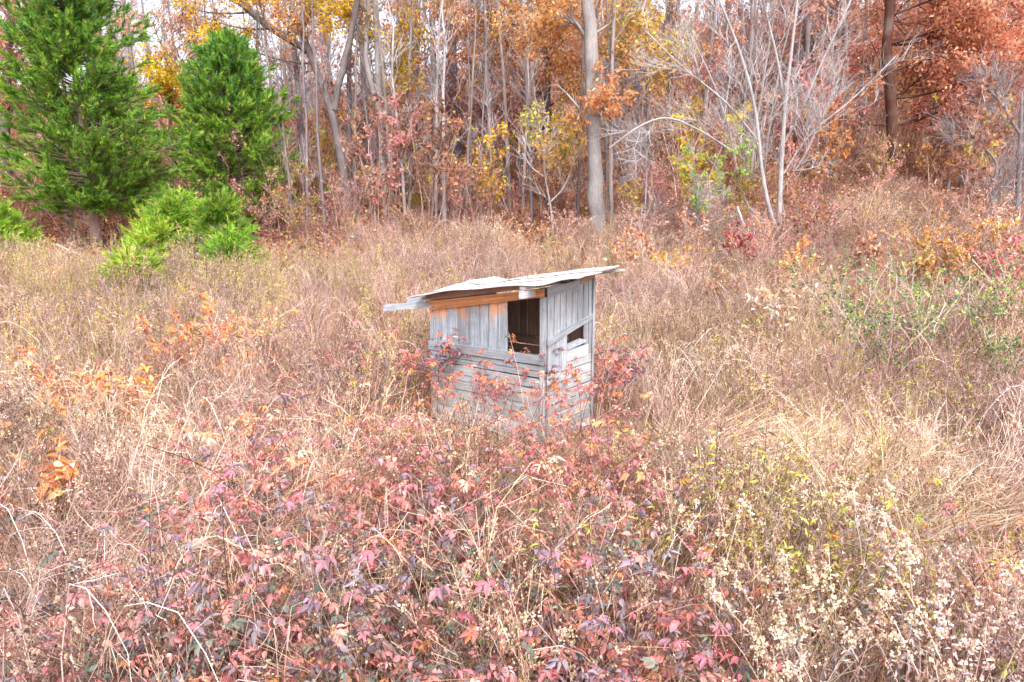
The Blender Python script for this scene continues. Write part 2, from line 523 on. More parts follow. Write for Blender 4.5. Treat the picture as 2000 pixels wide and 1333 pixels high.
def plank(name, P0, P1, P2, P3, th, mat, nseg=5, fresh=(0, 0), jit=0.003, parent=hut):
    """grain runs P0->P3 (P0,P1 one end; P3,P2 the other); th = thickness vector to the back; fresh = gr.z at the two ends"""
    P0, P1, P2, P3, th = [np.array(q, float) for q in (P0, P1, P2, P3, th)]
    L = np.linalg.norm(P3 - P0); Wd = np.linalg.norm(P1 - P0)
    t = np.linspace(0, 1, nseg + 1)[:, None]
    A = P0 + (P3 - P0) * t; B = P1 + (P2 - P1) * t
    ac = nrm(P1 - P0)
    ja = np.cumsum(rng.normal(size=(nseg + 1, 1)), 0) * jit * 0.6
    jb = rng.normal(size=(nseg + 1, 1)) * jit
    A = A + ac * np.clip(np.abs(ja), 0, 0.006); B = B - ac * np.abs(jb)
    bow = rng.normal() * 0.003
    thn = nrm(th)
    A = A + thn * (bow * np.sin(PI * t)); B = B + thn * (bow * np.sin(PI * t) + rng.normal() * 0.002)
    V = np.concatenate([A, B, A + th, B + th])
    k = nseg + 1
    q = []
    for s_ in range(nseg):
        a0, a1, b0, b1 = s_, s_ + 1, k + s_, k + s_ + 1
        c0, c1, d0, d1 = 2 * k + s_, 2 * k + s_ + 1, 3 * k + s_, 3 * k + s_ + 1
        q += [(a0, b0, b1, a1), (c0, c1, d1, d0), (a0, a1, c1, c0), (b0, d0, d1, b1)]
    q += [(0, 2 * k, 3 * k, k), (k - 1, 2 * k - 1, 4 * k - 1, 3 * k - 1)]
    tt = t[:, 0]
    fz = fresh[0] + (fresh[1] - fresh[0]) * tt
    z = np.zeros(k)
    gA = np.stack([tt * L, z + 0.013, fz], 1); gB = np.stack([tt * L, z + Wd, fz], 1)
    m_ = MB(); m_.add(V, q, None, (0.5, 0.5, 0.5), np.concatenate([gA, gB, gA + [0, 0.02, 0], gB + [0, 0.02, 0]]))
    return link(name, m_.mesh(name, mat), parent)


def topz(x):                       # top of the wall boards under the beam
    return 1.575 + (x + W_) / W_ * 0.335


# front wall: upright boards
edges = [-1.965, -1.90, -1.775, -1.64, -1.435, -1.24, -1.055, -0.905, -0.75, -0.60]
for a, b in zip(edges[:-1], edges[1:]):
    g_ = 0.0035
    e0 = rng.normal() * 0.004
    plank('plank', (a + g_, -0.02, 1.10), (b - g_, -0.02, 1.10), (b - g_, -0.02, topz(b) + .03), (a + g_, -0.02, topz(a) + .03), (0, 0.02, 0),
          M_WOODF, 6, fresh=(-0.35, 1.12 + rng.normal() * 0.16))
# corner board and left corner post
plank('corner_board', (-0.095, -0.022, 0.98), (-0.002, -0.022, 0.98), (-0.002, -0.022, topz(0)), (-0.095, -0.022, topz(-.09)), (0, 0.022, 0), M_WOOD)
plank('post', (-W_ + 0.01, 0.002, 0.05), (-W_ + 0.08, 0.002, 0.05), (-W_ + 0.08, 0.002, topz(-W_)), (-W_ + 0.01, 0.002, topz(-W_)), (0, 0.08, 0), M_WOOD)
plank('post', (-0.11, 0.012, 0.05), (-0.03, 0.012, 0.05), (-0.03, 0.012, topz(0)), (-0.11, 0.012, topz(-.1)), (0, 0.08, 0), M_WOOD)
# front wall: horizontal boards under the opening, the topmost proud of the rest
zs = [1.155, 1.03, 0.955, 0.87, 0.745, 0.655, 0.53, 0.40, 0.275, 0.155, 0.045]
for k_, (a, b) in enumerate(zip(zs[:-1], zs[1:])):
    y0 = -0.045 if k_ == 0 else -0.024 - 0.006 * (k_ % 2)
    sag = rng.normal() * 0.003 + (.03, .022, .015, .008, .003, 0, 0, 0, 0, 0)[k_]
    xl = -W_ + (0.005 if k_ else -0.004) + abs(rng.normal()) * 0.006
    plank('plank', (xl, y0, b + 0.003), (xl, y0, a - 0.001), (-0.006 - abs(rng.normal()) * .01, y0, a - 0.001 + sag), (-0.006, y0, b + 0.003 + sag),
          (0, 0.022, 0), M_WOOD if k_ < 3 else M_LOW, 8)
plank('skid', (-W_ - 0.02, -0.015, -0.09), (-W_ - 0.02, -0.015, 0.04), (0.01, -0.015, 0.035), (0.01, -0.015, -0.09), (0, 0.09, 0), M_SKID, 8)
plank('skid', (-W_ - 0.02, D_ - 0.08, 0.0), (-W_ - 0.02, D_ - 0.08, 0.13), (0.01, D_ - 0.08, 0.12), (0.01, D_ - 0.08, 0.0), (0, 0.09, 0), M_SKID, 8)
plank('block', (-0.62, -0.2, -0.02), (-0.48, -0.2, -0.02), (-0.48, -0.19, 0.11), (-0.62, -0.21, 0.10), (0, 0.13, 0), M_SKID, 2)
# vertical cleat with old nail rows at the near corner
plank('corner_batten', (-0.075, -0.052, 0.14), (-0.008, -0.052, 0.14), (-0.008, -0.052, 0.99), (-0.075, -0.052, 0.99), (0, 0.02, 0), M_LOW, 7)
nm = MB()
for r_ in range(22):
    for c_ in range(2):
        p = np.array([-0.058 + c_ * 0.03 + rng.normal() * .003, -0.0545, 0.2 + r_ * 0.036 + rng.normal() * .004])
        nm.add(p + np.array([(-.006, 0, -.003), (.006, 0, -.003), (.006, 0, .003), (-.006, 0, .003), (0, -.003, 0)]), None, [(0, 1, 4), (1, 2, 4), (2, 3, 4), (3, 0, 4)], (0.06, 0.05, 0.05))
tag(link('nail_heads', nm.mesh('nail_heads', M_STEM), hut), kind='stuff')
nm = MB()
for a, b in zip(edges[:-1], edges[1:]):
    for zz in (1.19, topz(a) - .03):
        for xx in (a + .03, b - .03):
            p = np.array([xx + rng.normal() * .004, -0.0225, zz + rng.normal() * .008])
            nm.add(p + np.array([(-.005, 0, -.005), (.005, 0, -.005), (.005, 0, .005), (-.005, 0, .005), (0, -.003, 0)]), None, [(0, 1, 4), (1, 2, 4), (2, 3, 4), (3, 0, 4)], (0.07, 0.05, 0.045))
for k_, zz in enumerate([(a + b) / 2 for a, b in zip(zs[:-1], zs[1:])]):
    for xx in (-W_ + .04, -1.2, -.62):
        p = np.array([xx + rng.normal() * .008, -0.0475 if k_ == 0 else -0.033, zz + rng.normal() * .012])
        nm.add(p + np.array([(-.006, 0, -.006), (.006, 0, -.006), (.006, 0, .006), (-.006, 0, .006), (0, -.003, 0)]), None, [(0, 1, 4), (1, 2, 4), (2, 3, 4), (3, 0, 4)], (0.07, 0.05, 0.045))
tag(link('nail_heads', nm.mesh('nail_heads', M_STEM), hut), kind='stuff')
# side wall: upright boards above the slanted trim
ne = 8
ye = np.linspace(0.0, D_, ne + 1)


def trimlo(y): return 1.31 + (1.52 - 1.31) * y / D_
def sidetop(y): return 1.91 + 0.15 * y / D_


for a, b in zip(ye[:-1], ye[1:]):
    plank('plank', (0.02, a + .004, trimlo(a) + .01), (0.02, b - .004, trimlo(b) + .01), (0.02, b - .004, sidetop(b)), (0.02, a + .004, sidetop(a)), (-0.02, 0, 0), M_WOOD, 5)
plank('trim_board', (0.042, -0.02, trimlo(0)), (0.042, -0.02, trimlo(0) + 0.085), (0.042, D_ + .01, trimlo(D_) + 0.085), (0.042, D_ + .01, trimlo(D_)), (-0.02, 0, 0), M_WOOD, 6)
for a, b in ((0.0, 0.15), (0.15, 0.29), (0.29, 0.42)):
    plank('plank', (0.024, a + .003, 0.90 + a * .12), (0.024, b - .003, 0.90 + a * .12), (0.024, b - .003, trimlo(b) + .005), (0.024, a + .003, trimlo(a) + .005), (-0.02, 0, 0), M_WOOD, 4)
for a, b in ((0.83, 0.93), (0.93, 1.06)):
    plank('plank', (0.024, a + .003, 1.0), (0.024, b - .003, 1.0), (0.024, b - .003, trimlo(b) + .005), (0.024, a + .003, trimlo(a) + .005), (-0.02, 0, 0), M_WOOD, 4)
plank('edge_strip', (0.05, D_ - 0.06, 0.1), (0.05, D_ - 0.005, 0.1), (0.05, D_ - 0.005, sidetop(D_)), (0.05, D_ - 0.06, sidetop(D_)), (-0.006, 0, 0), M_WOOD, 6)
# window sill: a deep board lying in the opening
plank('sill', (0.05, 0.41, 1.225), (0.05, 0.85, 1.262), (-0.06, 0.85, 1.268), (-0.06, 0.41, 1.23), (0, 0, -0.03), M_WOOD, 3)
zl = [1.195, 1.03, 0.93, 0.80, 0.67, 0.54, 0.41, 0.28, 0.155, 0.05]
for k_, (a, b) in enumerate(zip(zl[:-1], zl[1:])):
    ya = 0.42 if k_ < 2 else 0.0
    plank('plank', (0.024 + .004 * (k_ % 2), ya, b + .005), (0.024 + .004 * (k_ % 2), ya, a - .003), (0.024 + .004 * (k_ % 2), D_, a - .003), (0.024 + .004 * (k_ % 2), D_, b + .005), (-0.022, 0, 0), M_LOW, 6)
# back wall and far left wall, seen through the openings
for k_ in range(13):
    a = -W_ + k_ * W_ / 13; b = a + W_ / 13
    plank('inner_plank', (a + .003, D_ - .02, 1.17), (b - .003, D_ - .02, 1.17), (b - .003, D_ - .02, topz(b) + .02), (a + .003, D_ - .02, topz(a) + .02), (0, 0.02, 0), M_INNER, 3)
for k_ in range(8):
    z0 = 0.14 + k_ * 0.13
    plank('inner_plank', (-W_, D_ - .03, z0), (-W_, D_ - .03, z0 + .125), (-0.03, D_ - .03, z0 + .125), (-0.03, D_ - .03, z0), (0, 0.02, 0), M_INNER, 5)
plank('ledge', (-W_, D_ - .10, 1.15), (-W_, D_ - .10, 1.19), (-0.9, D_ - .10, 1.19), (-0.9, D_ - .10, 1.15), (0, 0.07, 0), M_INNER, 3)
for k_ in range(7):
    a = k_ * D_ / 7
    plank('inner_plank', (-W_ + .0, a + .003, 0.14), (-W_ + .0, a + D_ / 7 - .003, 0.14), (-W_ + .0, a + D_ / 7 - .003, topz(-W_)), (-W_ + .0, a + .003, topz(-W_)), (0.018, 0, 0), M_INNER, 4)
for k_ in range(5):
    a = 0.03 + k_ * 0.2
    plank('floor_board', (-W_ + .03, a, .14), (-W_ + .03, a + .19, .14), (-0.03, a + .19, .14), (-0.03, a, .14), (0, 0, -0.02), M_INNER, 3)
# orange beam under the roof, ragged at its left end
for j in range(5):
    x1 = -W_ - 0.03 + rng.random() * 0.09 + (0.10 if j in (1, 3) else 0)
    za = topz(x1) + 0.0 + j * 0.026; zb = topz(0.0) + j * 0.02
    plank('beam', (x1, -0.055 - (j % 2) * .003, za), (x1, -0.055 - (j % 2) * .003, za + .024), (-0.02, -0.055, zb + .0195), (-0.02, -0.055, zb), (0, 0.033, 0), M_BEAM, 8, jit=0.001)
plank('roof_plate', (-W_ - 0.98, 0.03, topz(-W_) - .11), (-W_ - 0.98, 0.03, topz(-W_) - .01), (-0.9, 0.03, topz(-.9) + .10), (-0.9, 0.03, topz(-.9) + .0), (0, 0.04, 0), M_WOOD, 6)
plank('roof_plate', (-W_ - 0.55, 0.10, topz(-W_) + .02), (-W_ - 0.55, 0.10, topz(-W_) + .12), (-0.9, 0.10, topz(-.9) + .15), (-0.9, 0.10, topz(-.9) + .05), (0, 0.04, 0), M_WOOD, 6)
# purlin ends poking out beyond the front wall
plank('purlin', (-0.13, -0.34, topz(0) + .0), (-0.13, -0.34, topz(0) + .085), (-0.13, 0.25, topz(0) + .085), (-0.13, 0.25, topz(0) + .0), (-0.045, 0, 0), M_LOW, 4)
plank('purlin', (-0.15, -0.24, topz(0) + .10), (-0.15, -0.24, topz(0) + .135), (-0.15, 0.9, topz(0) + .135), (-0.15, 0.9, topz(0) + .10), (-0.09, 0, 0), M_LOW, 4)
plank('purlin', (-W_ + .06, -0.16, topz(-W_) + .14), (-W_ + .06, -0.16, topz(-W_) + .165), (-W_ + .06, 0.9, topz(-W_) + .165), (-W_ + .06, 0.9, topz(-W_) + .14), (-0.09, 0, 0), M_LOW, 4)
plank('top_rail', (0.045, -0.03, topz(0) + .0), (0.045, -0.03, topz(0) + .12), (0.045, 0.66, topz(0) + .165), (0.045, 0.66, topz(0) + .03), (-0.024, 0, 0), M_WOOD, 5)
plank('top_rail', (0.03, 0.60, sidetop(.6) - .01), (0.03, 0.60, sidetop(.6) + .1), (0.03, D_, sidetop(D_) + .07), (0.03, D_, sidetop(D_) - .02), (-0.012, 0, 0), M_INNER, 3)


# roof: two warped overlapping sheets of pale board
def roof_z(x, y):
    z = topz(0) + 0.215 + x * 0.150 + y * 0.03
    z = z + 0.010 * np.sin(x * 4.3 + 0.8) * np.exp(-((y + .2) / .5) ** 2) + 0.006 * np.sin(x * 7.1 + y * 3)
    z = z + 0.045 * np.exp(-((x + 1.95) / .3) ** 2) * sst(-.1, .6, y) - 0.045 * np.exp(-((x + 1.45) / .25) ** 2) * sst(0.1, 1.1, y) - .05 * np.exp(-((x + 2.3) / .16) ** 2)
    z = z - 0.05 * np.exp(-((x - 0.1) / .25) ** 2) * sst(.15, -.3, y) * 1.0
    return z


def roof_sheet(x0, x1, y0, y1, dz, seed):
    nx, ny = 26, 8
    r2 = np.random.default_rng(seed)
    u, v = np.meshgrid(np.linspace(0, 1, nx), np.linspace(0, 1, ny))
    wob = 0.02 * np.sin(u * 13 + seed) + r2.normal(size=u.shape) * 0.003
    X = x0 + (x1 - x0) * u - 0.19 * u * (y0 + (y1 - y0) * v) + 0.02 * np.sin(v * 9 + seed) * (np.abs(u - .5) * 2) ** 6
    Y = y0 + (y1 - y0) * v + wob * ((v == 0) | (v == 1))
    Z = roof_z(X, Y) + dz
    top = np.stack([X, Y, Z], -1).reshape(-1, 3)
    bot = top - [0, 0, 0.014]
    n = nx * ny
    i = (np.arange(ny - 1)[:, None] * nx + np.arange(nx - 1)[None]).ravel()
    Q = [np.stack([i, i + 1, i + nx + 1, i + nx], -1), np.stack([i + n, i + nx + n, i + nx + 1 + n, i + 1 + n], -1)]
    loop = list(range(nx)) + [nx * r + nx - 1 for r in range(1, ny)] + [nx * (ny - 1) + c for c in range(nx - 2, -1, -1)] + [nx * r for r in range(ny - 2, 0, -1)]
    lp = np.array(loop); l2 = np.roll(lp, -1)
    Q.append(np.stack([lp, lp + n, l2 + n, l2], -1))
    m_ = MB()
    gr = np.stack([X, Y, X * 0], -1).reshape(-1, 3) + 5
    m_.add(np.concatenate([top, bot]), np.concatenate(Q), None, (.5, .5, .5), np.concatenate([gr, gr]))
    return link('roof_sheet', m_.mesh('roof_sheet', M_ROOF), hut)


roof_sheet(-W_ - 0.24, 0.52, -0.24, 0.62, 0.0, 1)
roof_sheet(-W_ + 0.12, 0.53, 0.56, D_ + 0.22, 0.024, 2)
plank('roof_batten', (-.5, D_ + .05, topz(0) + .10), (-.5, D_ + .16, topz(0) + .10), (.40, D_ + .14, topz(0) + .255), (.40, D_ + .03, topz(0) + .255), (0, 0, 0.03), M_LOW, 3)
for ly_ in (-0.03, 0.5, 1.0):
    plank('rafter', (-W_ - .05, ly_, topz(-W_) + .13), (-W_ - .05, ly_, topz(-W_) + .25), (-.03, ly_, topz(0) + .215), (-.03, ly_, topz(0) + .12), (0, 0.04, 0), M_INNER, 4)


rl = []
for q in range(26):
    x_, y_ = rng.uniform(-2.1, .3), rng.uniform(-.15, 1.1)
    rl.append((x_, y_, roof_z(x_, y_) + .03))

# ================================================================ plant generators
def stems(n, h0, h1, spread, lean, k=6, az=None, wob=0.02, pw=1.7):
    r = spread * np.sqrt(rng.random(n)); a = rng.random(n) * 2 * PI
    base = np.stack([r * np.cos(a), r * np.sin(a), np.zeros(n) - 0.03], 1)
    h = rng.uniform(h0, h1, n)
    az_ = rng.random(n) * 2 * PI if az is None else az + rng.normal(size=n) * 0.6
    le = lean * (0.4 + rng.random(n) * 1.1) * h
    t = np.linspace(0, 1, k)[None]
    up = h[:, None] * t * (1 - 0.35 * (le / h)[:, None] ** 2 * t)
    hz = le[:, None] * t ** pw
    P = base[:, None] + np.stack([hz * np.cos(az_)[:, None], hz * np.sin(az_)[:, None], up], -1)
    W = np.cumsum(rng.normal(size=(n, k, 3)) * wob, 1) * t[..., None]
    return P + W


def along(P, m, t0=0.0, t1=1.0):
    n, k, _ = P.shape
    t = rng.uniform(t0, t1, (n, m)) * (k - 1)
    i = np.minimum(t.astype(int), k - 2); f = (t - i)[..., None]
    ii = np.arange(n)[:, None]
    A = P[ii, i]; B = P[ii, i + 1]
    return (A + (B - A) * f).reshape(-1, 3), nrm(B - A).reshape(-1, 3)


def rdir(n, up=0.0):
    return nrm(rng.normal(size=(n, 3)) + [0, 0, up])


def kids(P, m, t0, t1, L0, L1, ang, up, k=5, wob=0.08, order=True):
    """children polylines from parents"""
    n, kk, _ = P.shape
    t = rng.uniform(t0, t1, (n, m))
    tt = t * (kk - 1); i = np.minimum(tt.astype(int), kk - 2); f = (tt - i)[..., None]
    ii = np.arange(n)[:, None]
    A = P[ii, i]; B = P[ii, i + 1]
    pos = (A + (B - A) * f).reshape(-1, 3); tg = nrm(B - A).reshape(-1, 3)
    N_ = len(pos)
    perp = nrm(np.cross(tg, rng.normal(size=(N_, 3))))
    an = ang * (0.75 + 0.5 * rng.random(N_))[:, None]
    dr = nrm(tg * np.cos(an) + perp * np.sin(an) + np.array([0, 0, up]))
    L = rng.uniform(L0, L1, N_) * (1 - 0.55 * (t.ravel() - t0) / max(t1 - t0, 1e-6) if order else 1)
    s = np.linspace(0, 1, k)[None, :, None]
    Wv = np.cumsum(rng.normal(size=(N_, k, 3)), 1) * wob * L[:, None, None] * s / math.sqrt(k)
    bend = np.array([0, 0, up * 0.35])[None, None] * L[:, None, None] * s ** 2
    return pos[:, None] + dr[:, None] * L[:, None, None] * s + Wv + bend, t.ravel()


def taper(n, k, r0, r1):
    r0 = np.broadcast_to(np.asarray(r0, float), (n,)); r1 = np.broadcast_to(np.asarray(r1, float), (n,))
    t = np.linspace(0, 1, k)[None]
    return r0[:, None] * (1 - t) + r1[:, None] * t


# ------------- scatter of tufts: one object of stuff, instanced by geometry nodes
def source(name, meshes):
    c = bpy.data.collections.new(name)
    for j, m in enumerate(meshes):
        o = bpy.data.objects.new('%s_%02d' % (name, j), m)
        c.objects.link(o)
    return c


def scatter(name, label, cat, xy, scl, srcs, tilt=0.12, rz=None):
    n = len(xy)
    pts = np.column_stack([xy, G(xy[:, 0], xy[:, 1]) - 0.01])
    m = bpy.data.meshes.new(name)
    m.vertices.add(n); m.vertices.foreach_set('co', pts.astype('f').ravel())
    rot = np.stack([rng.normal(size=n) * tilt, rng.normal(size=n) * tilt, rng.random(n) * 2 * PI if rz is None else rz], 1)
    a = m.attributes.new('rot', 'FLOAT_VECTOR', 'POINT'); a.data.foreach_set('vector', rot.astype('f').ravel())
    a = m.attributes.new('scl', 'FLOAT', 'POINT'); a.data.foreach_set('value', np.asarray(scl, 'f'))
    a = m.attributes.new('idx', 'INT', 'POINT'); a.data.foreach_set('value', rng.integers(0, len(srcs), n).astype('i'))
    o = link(name, m)
    tag(o, label, cat, None, 'stuff')
    g = bpy.data.node_groups.new(name + '_nodes', 'GeometryNodeTree')
    g.interface.new_socket('Geometry', in_out='INPUT', socket_type='NodeSocketGeometry')
    g.interface.new_socket('Geometry', in_out='OUTPUT', socket_type='NodeSocketGeometry')
    gi = g.nodes.new('NodeGroupInput'); go = g.nodes.new('NodeGroupOutput')
    ci = g.nodes.new('GeometryNodeCollectionInfo')
    ci.inputs['Collection'].default_value = source(name, srcs)
    ci.inputs['Separate Children'].default_value = True
    ci.inputs['Reset Children'].default_value = True
    ip = g.nodes.new('GeometryNodeInstanceOnPoints')
    ip.inputs['Pick Instance'].default_value = True

    def na(nm_, ty):
        q = g.nodes.new('GeometryNodeInputNamedAttribute'); q.data_type = ty; q.inputs['Name'].default_value = nm_
        return [s_ for s_ in q.outputs if s_.enabled][0]
    e2r = g.nodes.new('FunctionNodeEulerToRotation')
    g.links.new(na('rot', 'FLOAT_VECTOR'), e2r.inputs[0])
    g.links.new(gi.outputs[0], ip.inputs['Points'])
    g.links.new(ci.outputs[0], ip.inputs['Instance'])
    g.links.new(na('idx', 'INT'), ip.inputs['Instance Index'])
    g.links.new(e2r.outputs[0], ip.inputs['Rotation'])
    g.links.new(na('scl', 'FLOAT'), ip.inputs['Scale'])
    g.links.new(ip.outputs[0], go.inputs[0])
    md = o.modifiers.new('scatter', 'NODES'); md.node_group = g
    return o


def weed(pn, n=8, h=(0.75, 1.2), stemc='brown', leafc='straw', headc='pinktan', head=20, hs_=0.012, nl=7, lean=0.32, rad=0.0034, ll=0.055):
    b = MB()
    P = stems(n, h[0], h[1], 0.16, lean, 6)
    tubes(b, P, taper(n, 6, rad, rad * 0.5), 3, pal(stemc, n))
    if nl:
        p, tg = along(P, nl, 0.15, 0.92)
        dr = rdir(len(p), -0.3)
        leaves(b, p, dr, rng.uniform(ll * .6, ll * 1.3, len(p)), 0.008, pal(leafc, len(p)))
    if head:
        K, _ = kids(P, 5, 0.72, 0.98, 0.07, 0.16, 0.8, 0.2, 3)
        tubes(b, K, 0.0014, 3, pal(stemc, len(K)))
        p, tg = along(K, max(1, head // 5), 0.2, 1.0)
        leaves(b, p + rng.normal(size=p.shape) * 0.008, rdir(len(p)), rng.uniform(hs_ * .6, hs_ * 1.4, len(p)), hs_ * 0.8, pal(headc, len(p)), FLUFF)
    return b


def grass(n=70, h=(0.35, 0.8), lean=0.75, colr='straw', wd=0.003, az=None, spread=0.22):
    b = MB()
    P = stems(n, h[0], h[1], spread, lean, 5, az=az, wob=0.012, pw=1.8)
    W = taper(n, 5, wd, wd * 0.15)
    ribbons(b, P, W, pal(colr, n))
    return b


def tangle(n=12, colr='cane', span=0.9, leafc=None):
    b = MB()
    az = rng.random(n) * 2 * PI; k = 9
    t = np.linspace(0, 1, k)[None]
    h = rng.uniform(0.45, 0.95, n)[:, None]; sp = rng.uniform(0.5, 1.3, n)[:, None] * span
    arch = h * (4 * t * (1.15 - t)) * 0.8
    r = sp * t
    P = np.stack([r * np.cos(az)[:, None], r * np.sin(az)[:, None], arch], -1) + (rng.normal(size=(n, 1, 3)) * [0.15, 0.15, 0])
    P = P + np.cumsum(rng.normal(size=P.shape) * 0.016, 1)
    tubes(b, P, taper(n, k, 0.0032, 0.0013), 3, pal(colr, n))
    K, _ = kids(P, 9, 0.1, 0.95, 0.15, 0.45, 0.7, 0.05, 5, 0.15)
    tubes(b, K, taper(len(K), 5, 0.0018, 0.0008), 3, pal(colr, len(K)))
    if leafc:
        p, _ = along(K, 1, 0.3, 1)
        leaves(b, p, rdir(len(p), -0.2), 0.05, 0.035, pal(leafc, len(p)), LEAF7)
    return b


def mist(n=5, h=(0.8, 1.25), stemc='pinktan', dotc='pinktan', dots=3, lean=0.2):
    """finely branched dead aster"""
    b = MB()
    P = stems(n, h[0], h[1], 0.14, lean, 6)
    tubes(b, P, taper(n, 6, 0.003, 0.0014), 3, pal(stemc, n))
    K, _ = kids(P, 13, 0.25, 0.98, 0.15, 0.45, 0.75, 0.35, 4, 0.1)
    tubes(b, K, 0.0016, 3, pal(stemc, len(K)))
    if dots:
        p, _ = along(K, dots, 0.4, 1)
        leaves(b, p, rdir(len(p)), rng.uniform(0.006, 0.014, len(p)), 0.009, pal(dotc, len(p)), FLUFF)
    return b


def forb(n=6, h=(0.4, 0.9), leafc='yelgreen', ll=0.07, lw=0.014, nl=26, stemc='brown', lean=0.15):
    b = MB()
    P = stems(n, h[0], h[1], 0.12, lean, 6)
    tubes(b, P, taper(n, 6, 0.003, 0.0015), 3, pal(stemc, n))
    p, tg = along(P, nl, 0.2, 1.0)
    leaves(b, p, rdir(len(p), 0.2), rng.uniform(ll * .6, ll * 1.2, len(p)), lw, pal(leafc, len(p)))
    return b


def bare_bush(n=5, h=(1.5, 3.2), colr='cane', leafc=None, nl=2, ls=0.07, rad=0.009):
    b = MB()
    P = stems(n, h[0], h[1], 0.25, 0.3, 7, wob=0.05)
    tubes(b, P, taper(n, 7, rad, rad * .35), 3, pal(colr, n))
    K, _ = kids(P, 9, 0.25, 0.97, 0.4, 1.1, 0.6, 0.25, 5, 0.12)
    tubes(b, K, taper(len(K), 5, rad * .5, rad * .22), 3, pal(colr, len(K)))
    K2, _ = kids(K, 4, 0.2, 0.97, 0.15, 0.5, 0.6, 0.1, 4, 0.1)
    tubes(b, K2, rad * .22, 3, pal(colr, len(K2)))
    lb = MB()
    if leafc:
        p, _ = along(K2, nl, 0.1, 1)
        leaves(lb, p, rdir(len(p), -0.3), rng.uniform(ls * .6, ls * 1.3, len(p)), ls * .7, pal(leafc, len(p)), LEAF4)
    return b, lb


def litter_patch():
    b = MB()
    n = 60
    p = np.column_stack([rng.normal(size=n) * .3, rng.normal(size=n) * .3, rng.random(n) * 0.05])
    leaves(b, p, nrm(rng.normal(size=(n, 3)) * [1, 1, .25]), rng.uniform(.06, .13, n), .07, pal({'litter': 3, 'oak': 1.5, 'oakyel': .5}, n), LEAF4,
           up=rng.normal(size=(n, 3)) * .35 + [0, 0, 1])
    return b


# ================================================================ field and wood floor (stuff)
def inside_hut(x, y, pad=0.05):
    dx, dy = x - HX, y - HY
    lx = dx * math.cos(YAW) - dy * math.sin(YAW)
    ly = dx * math.sin(YAW) + dy * math.cos(YAW)
    return (lx > -W_ - pad) & (lx < pad) & (ly > -pad) & (ly < D_ + pad)


def front_of_hut(x, y):
    """close in front of the two visible walls: keep this growth low"""
    dx, dy = x - HX, y - HY
    lx = dx * math.cos(YAW) - dy * math.sin(YAW)
    ly = dx * math.sin(YAW) + dy * math.cos(YAW)
    a = (lx > -W_ - .1) & (lx < 0.5) & (ly > -1.35) & (ly <= .05)
    b = (lx > -.1) & (lx < 1.25) & (ly > -1.2) & (ly < D_ + .3)
    return a | b


def sample(dens, y0=2.6, y1=24.5, wfun=None, margin=1.12, clump=.75):
    """points with density dens per m2 in the strip of land the camera could see, thinned by wfun(px,py,x,y)"""
    area_w = lambda y: 2 * (0.74 * y + 1.2) * margin
    ys = np.linspace(y0, y1, 400); A = np.trapezoid(area_w(ys), ys) if hasattr(np, 'trapezoid') else np.trapz(area_w(ys), ys)
    n = int(dens * A)
    u = rng.random(n * 2) * (y1 - y0) + y0
    keep = rng.random(n * 2) < area_w(u) / area_w(y1)
    y = u[keep]
    m = int(n * len(y) / (n * 2)) * 2
    # number kept is not exactly n; fix by drawing again
    while len(y) < n:
        u = rng.random(n) * (y1 - y0) + y0
        y = np.concatenate([y, u[rng.random(n) < area_w(u) / area_w(y1)]])
    y = y[:n]
    x = (rng.random(n) - .5) * area_w(y)
    ok = ~inside_hut(x, y)
    x, y = x[ok], y[ok]
    if y1 == 24.5:
        k = rng.random(len(x)) < 1 - sst(19.5, 24.5, y + 1.6 * np.sin(x * .8 + 1) + 1.1 * np.sin(x * 1.9)) * .9
        x, y = x[k], y[k]
    if y1 < 40:
        clear = (x < -6.5 + .35 * (25 - y)) & (x > -19) & (y > 19.5)
        k = ~clear | (rng.random(len(x)) < .1)
        x, y = x[k], y[k]
    if clump > 0:
        a, b, c_ = rng.random(3) * 6.28
        f_ = .5 + .25 * (np.sin(x * 1.7 + a + 1.3 * np.sin(y * .9 + b)) + np.sin(y * 2.1 + c_ + 1.1 * np.sin(x * 1.3 + a)))
        k = rng.random(len(x)) < 1 - clump * (1 - f_)
        x, y = x[k], y[k]
    if wfun is not None:
        px, py = proj(x, y, G(x, y) + 0.5)
        k = rng.random(len(x)) < wfun(px, py, x, y)
        x, y = x[k], y[k]
    return np.column_stack([x, y])


def gs(px, py, cx, cy, sx, sy):
    return np.exp(-((px - cx) / sx) ** 2 - ((py - cy) / sy) ** 2)


def sc_of(xy, a, b):
    x, y = xy[:, 0], xy[:, 1]
    s = rng.uniform(a, b, len(xy)) * (1 + .2 * np.sin(x * 1.1 + 2 * np.sin(y * .6)) * np.sin(y * 1.4 + 1))
    s[front_of_hut(xy[:, 0], xy[:, 1])] *= 0.42
    return s


MS = lambda b, nm_, mt: b.mesh(nm_, mt)
# matted grass everywhere in the field
xy = sample(9)
scatter('dry_grass', 'matted straw coloured dead grass covering the old field', 'grass', xy, sc_of(xy, .7, 1.2),
        [MS(grass(70, colr=c, az=a), 'grass_tuft', M_DRY) for c, a in (({'straw': 2, 'pinktan': 2}, 0.3), ({'straw': 1, 'brown': 1}, -.6), ({'pinktan': 2, 'cane': 1}, None), ({'straw': 3, 'yelgreen': .5}, None))], 0.15)


